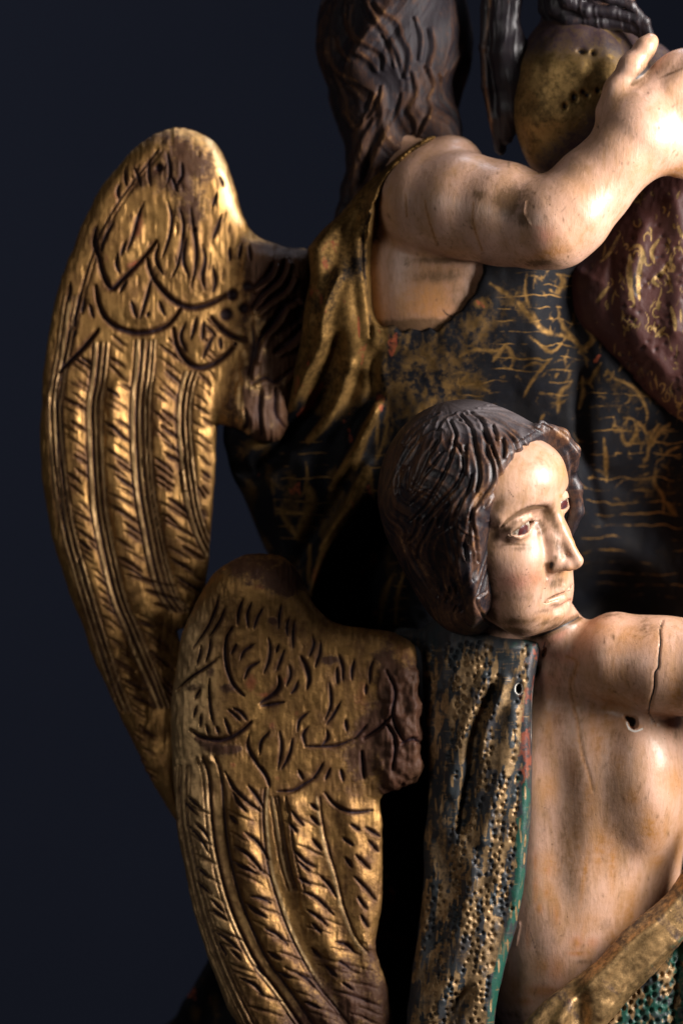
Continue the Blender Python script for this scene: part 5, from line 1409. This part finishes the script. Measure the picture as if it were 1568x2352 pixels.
def big_robe(parent):
    out = [(706,572),(740,530),(782,490),(832,430),(880,386),(930,348),(985,316),(1030,316),(1060,345),(1100,400),(1130,460),(1160,560),(1300,560),(1500,640),(1760,760),(1800,1400),(1780,2540),(340,2540),(400,2352),(430,2300),(458,2250),(486,2200),(505,2160),(540,2000),(560,1800),(600,1600),(640,1450),(648,1340),(606,1262),(580,1200),(556,1140),(530,1090),(518,1040),(510,1005),
           (522,960),(600,960),(655,930),(675,850),(690,780),(700,700),(712,640)]
    M = Map(330, 290, 1820, 2560, 3.0); sd = M.like(); sd.a = M.poly_sd(out)
    B = M.like(); G = M.like(); GI = M.like(); DK = M.like(); RD = M.like(); I = M.like()
    A = lambda p: Z(700, 600, 700, p); R_ = lambda p: Z(650, 1200, 600, p); Sx = lambda p: Z(1400, 700, 700, p); H = lambda p: Z(900, 0, 600, p)
    X, Y = M.grid()
    def area_(pts, amp, soft):
        s = M.poly_sd(pts); B.a += (ss(-soft, soft, s) * amp).astype(F32)
    # armhole border and gold folds
    arm = A([(1040,20),(985,100),(915,250),(905,400),(918,550),(938,700),(955,850),(960,980)])
    B.stroke([(x - 3, y) for x, y in arm], 9, 14, 'add', .2); 
    for p, w, a in ((A([(770,560),(690,740),(650,900),(640,1050),(560,1200),(460,1350),(415,1450)]), 15, 34), (A([(560,860),(520,960),(500,1060)]), 12, 18), (A([(840,600),(800,800),(860,1000),(850,1180)]), 24, 14),
                    (A([(600,930),(560,1080),(500,1180)]), 10, -14), (A([(760,1000),(700,1180),(640,1330),(580,1420)]), 18, -30), (A([(850,1180),(780,1380),(690,1540),(560,1690)]), 11, 26), (A([(690,1340),(600,1520),(480,1660),(330,1760),(200,1850)]), 20, -46),
                    (A([(900,1250),(820,1500),(740,1680)]), 24, -18), (A([(1020,1100),(1000,1300),(1040,1460)]), 12, -22), (A([(1000,900),(1010,1050),(1060,1250)]), 10, 10), (A([(1040,1450),(960,1600),(880,1760),(740,1960)]), 13, 26), (A([(980,1400),(900,1560),(830,1700)]), 10, -22),
                    (A([(700,120),(600,330),(590,520)]), 22, 10), (A([(850,180),(780,330),(720,500)]), 18, -10),
                    (R_([(1200,420),(1100,600),(1010,720),(960,800)]), 9, 14), (R_([(1340,120),(1290,240),(1210,400),(1150,620)]), 12, 16), (R_([(1250,600),(1160,830),(1080,1000),(980,1150),(890,1290),(850,1400),(790,1660)]), 20, 34), (R_([(1080,800),(960,1020),(820,1200),(700,1400)]), 22, -20),
                    (R_([(120,340),(90,500),(140,700)]), 24, 26), (R_([(200,620),(320,680),(420,620),(560,560)]), 18, -44), (R_([(480,720),(520,1000),(560,1250),(600,1400)]), 20, 10), (R_([(740,600),(770,900),(700,1200)]), 24, 12),
                    (R_([(400,760),(330,1000),(420,1240)]), 16, -12), (R_([(420,380),(600,330),(760,200),(860,40)]), 14, -38)):
        B.stroke(p, w, a, 'add', .35)
    # deep hollow right of the long gold edge, and the dark pocket beneath the small angel
    area_(R_([(1130,1120),(1010,1290),(930,1450),(850,1700),(900,1960),(1300,1960),(1330,1700),(1420,1450),(1500,1250),(1520,1100),(1420,960),(1250,1020)]), -230, 42)
    area_([(870,1400),(1500,1400),(1700,2540),(380,2540),(520,2150),(700,1500)], -150, 90)
    B.stroke(R_([(1440,1420),(1360,1600),(1310,1960)]), 22, 30, 'add', .3)
    area_(Sx([(900,620),(1000,780),(1150,960),(1350,1180),(1568,1400),(1700,1500),(1700,2600),(800,2600),(880,1500),(930,960)]), 26, 30)
    B.stroke(Sx([(870,1020),(850,1300),(900,1600),(1000,2000)]), 14, -20, 'add', .2)
    area_(Sx([(1050,1700),(1568,1560),(1700,2700),(900,2700)]), -150, 120)
    B.blur(7)
    for p_, w_, a_ in (([(1000,322),(985,322),(940,344),(905,388),(880,430),(858,490),(848,540)], 20, 52),): B.stroke(p_, w_, a_, 'add', .3)
    flesh = [(1100,300),(1040,290),(1000,318),(930,372),(898,404),(876,440),(862,490),(852,540),(848,600),(850,660),(854,710),(866,742),(880,752),(905,746),(922,762),(940,752),(965,758),(985,748),(1000,758),(1012,742),(1026,736),(1036,720),(1054,712),(1068,690),(1084,676),(1092,652),(1104,630),(1106,590),(1150,400)]
    area_(flesh, -74, 9); area_([(866,742),(905,750),(985,752),(1040,728),(1086,680),(1104,630),(1140,700),(1060,790),(900,810),(860,780)], 6, 16)
    # gilding: all over the shoulder, along fold crests lower down, scrolls and hatching on the ground
    up = ss(1150, 960, Y + (X - 700) * 1.0) * ss(900, 860, X) * ss(1010, 930, Y + .6 * np.abs(X - 780))
    n1 = noise2(M, 24, 60, 3); n2 = noise2(M, 50, 90, 4)
    GI.a = (up * (.80 + .4 * (n1 - .5)) + .34 * ss(.45, .75, n2) * ss(1000, 860, X)).astype(F32)
    for p, w, a in ((A([(770,560),(690,740),(650,900),(640,1050),(560,1200),(460,1350),(415,1450)]), 22, 1.1), (arm, 11, 1.2), (A([(840,560),(780,700),(820,900),(830,1150)]), 34, .8), (A([(850,1180),(780,1380),(690,1540),(560,1690)]), 12, 1.0), (A([(1060,1420),(960,1600),(880,1760),(740,1960)]), 11, .9),
                    (R_([(1340,120),(1290,240),(1210,400),(1150,620)]), 12, .95), (R_([(1190,430),(1100,600),(1010,720),(960,800)]), 7, 1.0), (R_([(1250,650),(1160,830),(1080,1000),(980,1150),(900,1280)]), 15, .95), (R_([(900,1280),(860,1400),(800,1660)]), 8, .8),
                    (R_([(780,800),(800,900),(720,1150)]), 18, .62), (R_([(420,400),(350,440)]), 20, .6), (R_([(480,720),(520,1000)]), 8, .4)):
        GI.stroke(p, w, a, 'max', .3)
    for i in range(26):
        r_ = random.Random(i + 3); GI.blob(r_.uniform(880, 1110), r_.uniform(700, 960), r_.uniform(10, 34), r_.uniform(10, 40), r_.uniform(.4, .62), 'max', 2, r_.random() * 3)
    for i in range(60):
        r_ = random.Random(i + 300); x = r_.uniform(860, 1060); GI.blob(x, r_.uniform(760, 1010), r_.uniform(4, 10), r_.uniform(18, 50), r_.uniform(.35, .6), 'max', 2, r_.uniform(-.1, .4))
    st = [Sx(p) for p in ([(230,400),(400,510),(500,620),(600,720),(780,760),(900,860)], [(480,330),(470,450),(500,560),(560,660)], [(700,560),(740,700),(830,780)], [(900,600),(960,700),(1000,760)], [(640,920),(560,1010),(500,1100),(460,1180)],
          [(870,1010),(880,1130),(850,1250)], [(800,1060),(720,1150),(700,1280)], [(1000,930),(940,1030),(920,1080)], [(1080,1040),(1180,1080),(1250,1130),(1310,1250),(1320,1330)], [(1160,1310),(1230,1330),(1240,1430),(1180,1500),(1140,1400),(1180,1330)],
          [(1400,1350),(1350,1450),(1330,1600)], [(1240,1330),(1310,1400),(1330,1480)], [(1020,1450),(1040,1600),(1050,1750)], [(1400,1600),(1390,1750),(1450,1850),(1460,1990)], [(1568,1500),(1480,1540),(1400,1620)], [(700,330),(740,380),(700,450),(640,440)], [(20,900),(120,850),(260,860),(340,830)], [(340,820),(390,900),(370,980)], [(20,1130),(40,1060),(100,1010)],
          [(250,930),(330,820)], [(850,860),(940,780),(900,700)], [(760,760),(650,860),(500,760)], [(1480,1350),(1400,1420),(1360,1500)], [(1480,1900),(1540,1980)])]
    scrolls(GI, st, 5.5, .78)
    for i in range(190):
        r_ = random.Random(i * 11 + 5); p = st[r_.randrange(19)]; x, y = p[r_.randrange(len(p))]; x += r_.uniform(-50, 50); y += r_.uniform(-40, 40)
        a = r_.uniform(0, 6.28); L = r_.uniform(14, 44); k = r_.choice((-1, 1)) * r_.uniform(.2, .6)
        GI.stroke([(x, y), (x + L * .5 * math.cos(a), y + L * .5 * math.sin(a)), (x + L * math.cos(a + k), y + L * math.sin(a + k))], r_.uniform(1.6, 4.5), r_.uniform(.35, .7), 'max', .7, 'tent')
    for x, y, rx, ry, a in ((1090, 760, 90, 60, .42), (1000, 830, 110, 60, .45), (1180, 700, 60, 50, .3), (1420, 900, 80, 60, .25), (930, 900, 60, 90, .4), (1500, 1120, 70, 80, .25)): GI.blob(x, y, rx, ry, a)
    rg = (ss(.30, .52, noise2(M, 16, 20, 61)) * .6 + .4 * ss(.35, .6, noise2(M, 7, 9, 62))); GI.a = (GI.a * np.where(X > 870, .45 + .6 * rg, 1)).astype(F32)
    scrolls(GI, [R_(p) for p in ([(520,950),(600,980),(740,990)], [(760,560),(770,700),(740,820),(720,860)], [(560,1000),(640,1120),(700,1200)], [(1280,640),(1290,780),(1310,900)], [(1420,260),(1380,420),(1330,560)], [(790,1240),(780,1480),(780,1560)], [(1450,1500),(1380,1700),(1360,1900)], [(1568,1400),(1500,1650),(1480,1900)])], 6, .62)
    HT = M.like()
    for zn, pl in ((Sx, [(260,300),(860,300),(900,640),(880,960),(760,1250),(420,1250),(280,900)]), (Sx, [(900,1040),(1330,1030),(1420,1300),(1600,1350),(1700,2500),(900,2400)]), (Sx, [(0,880),(400,880),(420,1220),(0,1220)]), (R_, [(480,420),(800,330),(960,420),(980,900),(700,1300),(500,1300)]), (R_, [(1200,560),(1460,480),(1420,1100),(1200,1100)]), (R_, [(1350,1380),(1568,1300),(1568,1950),(1350,1950)])):
        HT.a = np.maximum(HT.a, (ss(-6, 30, M.poly_sd(zn(pl))) * (.55 + .6 * noise2(M, 60, 60, 71))).astype(F32))
    GI.stroke([(1000,322),(985,318),(940,344),(905,388),(880,430),(858,490)], 18, .75, 'max', .2)
    DK.a = (up * .45 * ss(.55, .85, n2) + .35 * up * ss(700, 560, Y - (X - 800) * .3) * ss(.35, .6, n1)).astype(F32)
    RD.a = (.5 * ss(.66, .8, noise2(M, 30, 70, 12)) * ss(1000, 900, X)).astype(F32)
    for p in (Sx([(140,520),(190,560)]), Sx([(950,930),(990,880)])): RD.stroke(p, 8, .7)
    RD.stroke(A([(650,1300),(580,1430),(480,1520)]), 10, .75); RD.stroke(A([(900,850),(905,1000)]), 5, .7); RD.stroke(A([(700,330),(640,420)]), 10, .5)
    I.stroke([(x + 8, y) for x, y in arm], 4, .8, 'max', .2); G.stroke([(x + 8, y) for x, y in arm], 4, -10, 'min', .2)
    def f(P):
        x, y = P[:, 0], P[:, 1]; s = sd.sample(P)
        c = 40 - 130 * ss(640, 1100, y) * ss(1150, 700, x) - 110 * ss(900, 1250, x) * ss(780, 1000, y) + 30 * ss(1200, 1568, x) * ss(900, 1300, y)
        c = c - 90 * ss(1215, 1330, x) * ss(1000, 760, y)
        c = c - 30 * ss(560, 380, y) - .00035 * np.maximum(800 - x, 0) ** 2 - 60 * ss(1050, 1250, y)
        z = P[:, 2] - c
        zf = 60 + B.sample(P); zb = np.minimum(-90, zf - 60)
        return pillow(s, 30 + 30 * ss(850, 1000, y), z - (zf + zb) / 2, (zf - zb) / 2)
    v, Q = surface(f, ((336, 1812), (296, 2545), (-520, 200)), 7.6, 1, 2.4)
    n = normals(f, v, 3); fr = ss(-.1, .3, n[:, 2])
    v = v + n * (((noise3(v, 20, 30, 20, 3) - .5) * 3 + (noise3(v, 70, 110, 70, 4) - .5) * 12) * ss(.25, .7, n[:, 2]) + G.sample(v) * fr)[:, None]
    at = {k: m.sample(v) * fr for k, m in (('gilt', GI), ('dark', DK), ('red', RD), ('ink', I), ('hatch', HT))}
    at['green'] = np.zeros(len(v)); at['white'] = at['green']
    link('robe', v, Q, M_NAVY, parent, at)

# ================================================================== robed figure at the right
def robed_figure(parent):
    T = lambda p: Z(1400, 0, 700, p)
    Sx = lambda p: Z(1400, 700, 700, p)
    # maroon drape
    out = [(1700,300),(1568,300),(1500,350),(1430,440),(1376,530),(1342,585),(1306,618),(1304,680),(1326,740),(1362,792),(1404,838),(1450,880),(1500,924),(1560,968),(1640,1020),(1760,1060),(1820,700),(1790,400)]
    M = Map(1280, 280, 1840, 1090, 2.0); sd = M.like(); sd.a = M.poly_sd(out)
    GI = M.like(); RD = M.like(); G = M.like(); I = M.like(); DK = M.like(); B = M.like(); r_ = random.Random(6)
    for i in range(430):
        x = 1320 + 380 * r_.random() ** .75; y = r_.uniform(440, 1000)
        if r_.random() < .72:
            L = r_.uniform(6, 30); k = r_.uniform(-.3, .25)
            GI.stroke([(x, y), (x + L * k + r_.uniform(-4, 4), y + L * .5), (x + L * k * 1.6, y + L)], r_.uniform(1.2, 3.2), r_.uniform(.5, .95), 'max', .7)
        else:
            R0 = r_.uniform(4, 11); a0 = r_.uniform(0, 6.28); GI.stroke([(x + R0 * math.cos(a0 + t * 1.1), y + R0 * 1.3 * math.sin(a0 + t * 1.1)) for t in range(5)], r_.uniform(1.4, 2.6), .85, 'max', .3)
    GI.a *= (ss(.30, .45, noise2(M, 40, 60, 5)) * ss(1330, 1400, M.grid()[0] - (M.grid()[1] - 700) * .25)).astype(F32)
    GI.stroke(Sx([(1180,170),(1240,140),(1270,200),(1250,290),(1240,400),(1245,500)]), 5, 1.0); GI.stroke(Sx([(1185,200),(1175,330),(1190,460),(1210,530)]), 5, 1.0); GI.stroke(Sx([(1220,230),(1215,400),(1228,480)]), 5, 0)
    for p in ([(1380,100),(1330,180),(1350,260)],[(1440,260),(1400,330),(1340,380),(1380,420)],[(1460,560),(1480,640),(1490,720)],[(1120,60),(1060,170),(1000,240)],[(1420,700),(1360,760)],[(1040,420),(960,520)]): GI.stroke(Sx(p), 4.5, 1.0)
    for i in range(150):
        x = r_.uniform(1420, 1700); y = r_.uniform(520, 900); I.blob(x, y, r_.uniform(2, 4.5), None, .8, 'max', 3); G.blob(x, y, 5, None, -4, 'add')
    for i in range(30): RD.blob(r_.uniform(1330, 1640), r_.uniform(470, 980), r_.uniform(8, 16), r_.uniform(20, 44), .3, 'max', 2, r_.uniform(-.4, .2))
    DK.a = (.6 * ss(.5, .8, noise2(M, 50, 60, 8))).astype(F32)
    B.stroke([(1470,520),(1440,640),(1450,760),(1520,860)], 26, 14, 'add', .3); B.stroke([(1540,470),(1560,600),(1540,760)], 30, 16, 'add', .3); B.stroke([(1400,600),(1400,720),(1440,820)], 14, -8, 'add', .3)
    I.stroke(Sx([(1215,330),(1210,420),(1225,490)]), 5, .9)
    def f(P):
        x, y = P[:, 0], P[:, 1]; s = sd.sample(P)
        z = P[:, 2] - (-20 + 0 * x); h = np.where(z > 0, 130 + B.sample(P), 90)
        return pillow(s, 170, z, h)
    v, Q = surface(f, ((1290, 1830), (290, 1080), (-140, 170)), 6.5, 1)
    n = normals(f, v, 3); fr = ss(-.1, .3, n[:, 2])
    v = v + n * ((noise3(v, 24, 44, 24, 3) - .5) * 3 + (noise3(v, 9, 16, 9, 4) - .5) * 1.6 + (noise3(v, 90, 90, 90, 5) - .5) * 12 + G.sample(v) * fr)[:, None]
    at = {k: m.sample(v) * fr for k, m in (('gilt', GI), ('dark', DK), ('red', RD), ('ink', I))}; at['green'] = np.zeros(len(v)); at['white'] = at['green']
    link('robe', v, Q, M_MAROON, parent, at)
    # gilded mantle over the shoulder
    M = Map(1120, -260, 1720, 460, 2.0); GI = M.like(); DK = M.like(); I = M.like(); G = M.like(); RD = M.like()
    X, Y = M.grid()
    GI.a = (.78 * ss(90, 230, Y + 60 * (noise2(M, 60, 40, 1) - .5)) * ss(360, 220, Y - (1300 - X) * .9) + .2).astype(F32)
    GI.a = np.maximum(GI.a, (.85 * ss(1225, 1205, X + 10 * (noise2(M, 12, 30, 2) - .5)) * ss(140, 200, Y)).astype(F32))
    DK.a = (ss(1300, 1350, X - (Y - 300) * .2) * ss(240, 300, Y) * .65 * ss(.3, .6, noise2(M, 20, 40, 4, -.6))).astype(F32)
    for x, y, rx, ry in ((795,705,7,10),(732,765,5,7),(860,670,6,6),(885,690,5,6),(960,660,5,6),(850,390,10,6),(930,400,6,6)):
        c = T([(x, y)])[0]; G.blob(*c, rx, ry, -12, 'add', 4); I.blob(*c, rx * .9, ry * .9, 1, 'max', 4)
    for x, y in ((1060, 430), (1040, 420), (920, 390), (1110, 300)): GI.blob(*T([(x, y)])[0], 6, 5, .9)
    GI.stroke(T([(800,900),(860,820),(880,880)]), 6, .8); GI.stroke(T([(980,220),(1060,260),(1130,330)]), 3, .5)
    def f(P):
        a = ell(P, (1330, 205, 20), (150, 185, 130))
        a = smin(a, ell(P, (1440, 190, -60), (130, 115, 120)), 50)
        a = smin(a, ell(P, (1250, 270, 30), (66, 110, 70)), 30)
        a = smin(a, ell(P, (1290, 330, 0), (80, 110, 90)), 40)
        a = smin(a, chain(P, [(1290, 60, -40, 50), (1310, -80, -60, 56)], 10), 40)
        a = smin(a, ell(P, (1440, 500, -190), (170, 330, 90)), 60)
        return a
    v, Q = surface(f, ((1130, 1690), (-170, 860), (-260, 170)), 7, 1)
    n = normals(f, v, 3); fr = ss(-.1, .3, n[:, 2])
    v = v + n * ((noise3(v, 30, 40, 30, 3) - .5) * 6 + G.sample(v) * fr)[:, None]
    at = {k: m.sample(v) * fr for k, m in (('gilt', GI), ('dark', DK), ('red', RD), ('ink', I))}; at['green'] = np.zeros(len(v)); at['white'] = at['green']
    at['gilt'] = np.where(v[:, 1] > 455, 0, at['gilt'])
    link('mantle', v, Q, M_MANTLE, parent, at)
    # neck and cheek, only its lower edge reaches into the frame
    def f(P):
        a = ell(P, (1420, -70, 20), (66, 84, 90))
        a = smin(a, cone(P, (1400, -60, -40, 60), (1380, 60, -60, 62)), 30)
        a = smin(a, ell(P, (1400, -200, 0), (130, 170, 150)), 30)
        return a
    v, Q = surface(f, ((1240, 1560), (-400, 150), (-180, 190)), 9, 1)
    z = np.zeros(len(v))
    link('body', v, Q, M_SKIN, parent, {'grime_shade': z, 'blush': z, 'ochre': z + .4 * ss(1440, 1470, v[:, 0]), 'ink': z, 'white': z, 'dusk': z})
    # hair: locks swept over the shoulder and the long tress at the left
    locks = [[(1270,-60,60,34),(1280,20,70,30),(1305,50,84,22),(1370,58,96,18),(1440,66,100,16),(1476,86,100,14),(1488,128,96,10)],
             [(1290,-60,90,26),(1300,10,104,20),(1340,34,112,15),(1400,38,116,13),(1455,56,116,12),(1484,92,108,9)],
             [(1330,-50,110,18),(1335,-4,118,14),(1390,6,124,12),(1440,24,124,10),(1474,60,118,9),(1492,112,104,7)],
             [(1255,-60,20,30),(1262,20,30,26),(1290,70,50,22),(1350,80,70,12)],
             [(1300,-80,20,90),(1340,-60,20,80)]]
    tress = [[(1165,-80,10,44),(1160,0,20,36),(1158,60,26,34),(1168,120,26,44),(1178,180,16,46),(1172,250,6,34),(1160,310,-10,20)],
             [(1128,-60,10,22),(1122,20,14,18),(1114,110,16,14),(1120,200,10,14),(1136,270,0,14),(1150,340,-20,14)],
             [(1190,-60,20,16),(1182,10,44,12),(1172,60,48,10),(1180,110,50,12),(1196,150,40,12)]]
    def f(P):
        a = None
        for L in locks + tress:
            c = chain(P, L, 8); a = c if a is None else smin(a, c, 7)
        return smin(a, ell(P, (1250, -190, -60), (150, 170, 130)), 20)
    v, Q = surface(f, ((1080, 1520), (-380, 380), (-210, 170)), 5.5, 1)
    n = normals(f, v, 3)
    h = 1 - 2 * np.abs(2 * noise3(np.stack([v[:, 0] + v[:, 2] * .5, v[:, 1], v[:, 2]], 1), 11, 120, 30, 4) - 1)
    v = v + n * (h * 1.8)[:, None]
    edge = np.clip(np.exp(-((v[:, 0] - np.interp(v[:, 1], [0, 60, 110, 200, 270], [1124, 1118, 1109, 1112, 1126])) / 5) ** 2), 0, 1)
    link('hair', v, Q, M_HAIR, parent, {'worn': np.clip(.1 + .14 * h + .8 * edge, 0, 1), 'ink': 0 * h, 'top_sheen': 0 * h})

# ================================================================== the group
angel_a = empty('angel_statue', 940, 1250, -120, 'larger carved angel seen from the back, gilded wing, bare arm reaching to the right', 'statue', 'carved winged angels')
angel_b = empty('angel_statue', 1220, 1850, 60, 'smaller carved angel in front with turned face, brown hair and green punched gold tunic', 'statue', 'carved winged angels')
saint = empty('robed_statue', 1440, 500, -60, 'carved robed figure at top right in maroon and gold cloth, held by the larger angel', 'statue')
big_wing(angel_a); big_body(angel_a); big_hair(angel_a); big_robe(angel_a)
small_wing(angel_b); small_body(angel_b); small_head(angel_b, None); small_cloth(angel_b)
robed_figure(saint)
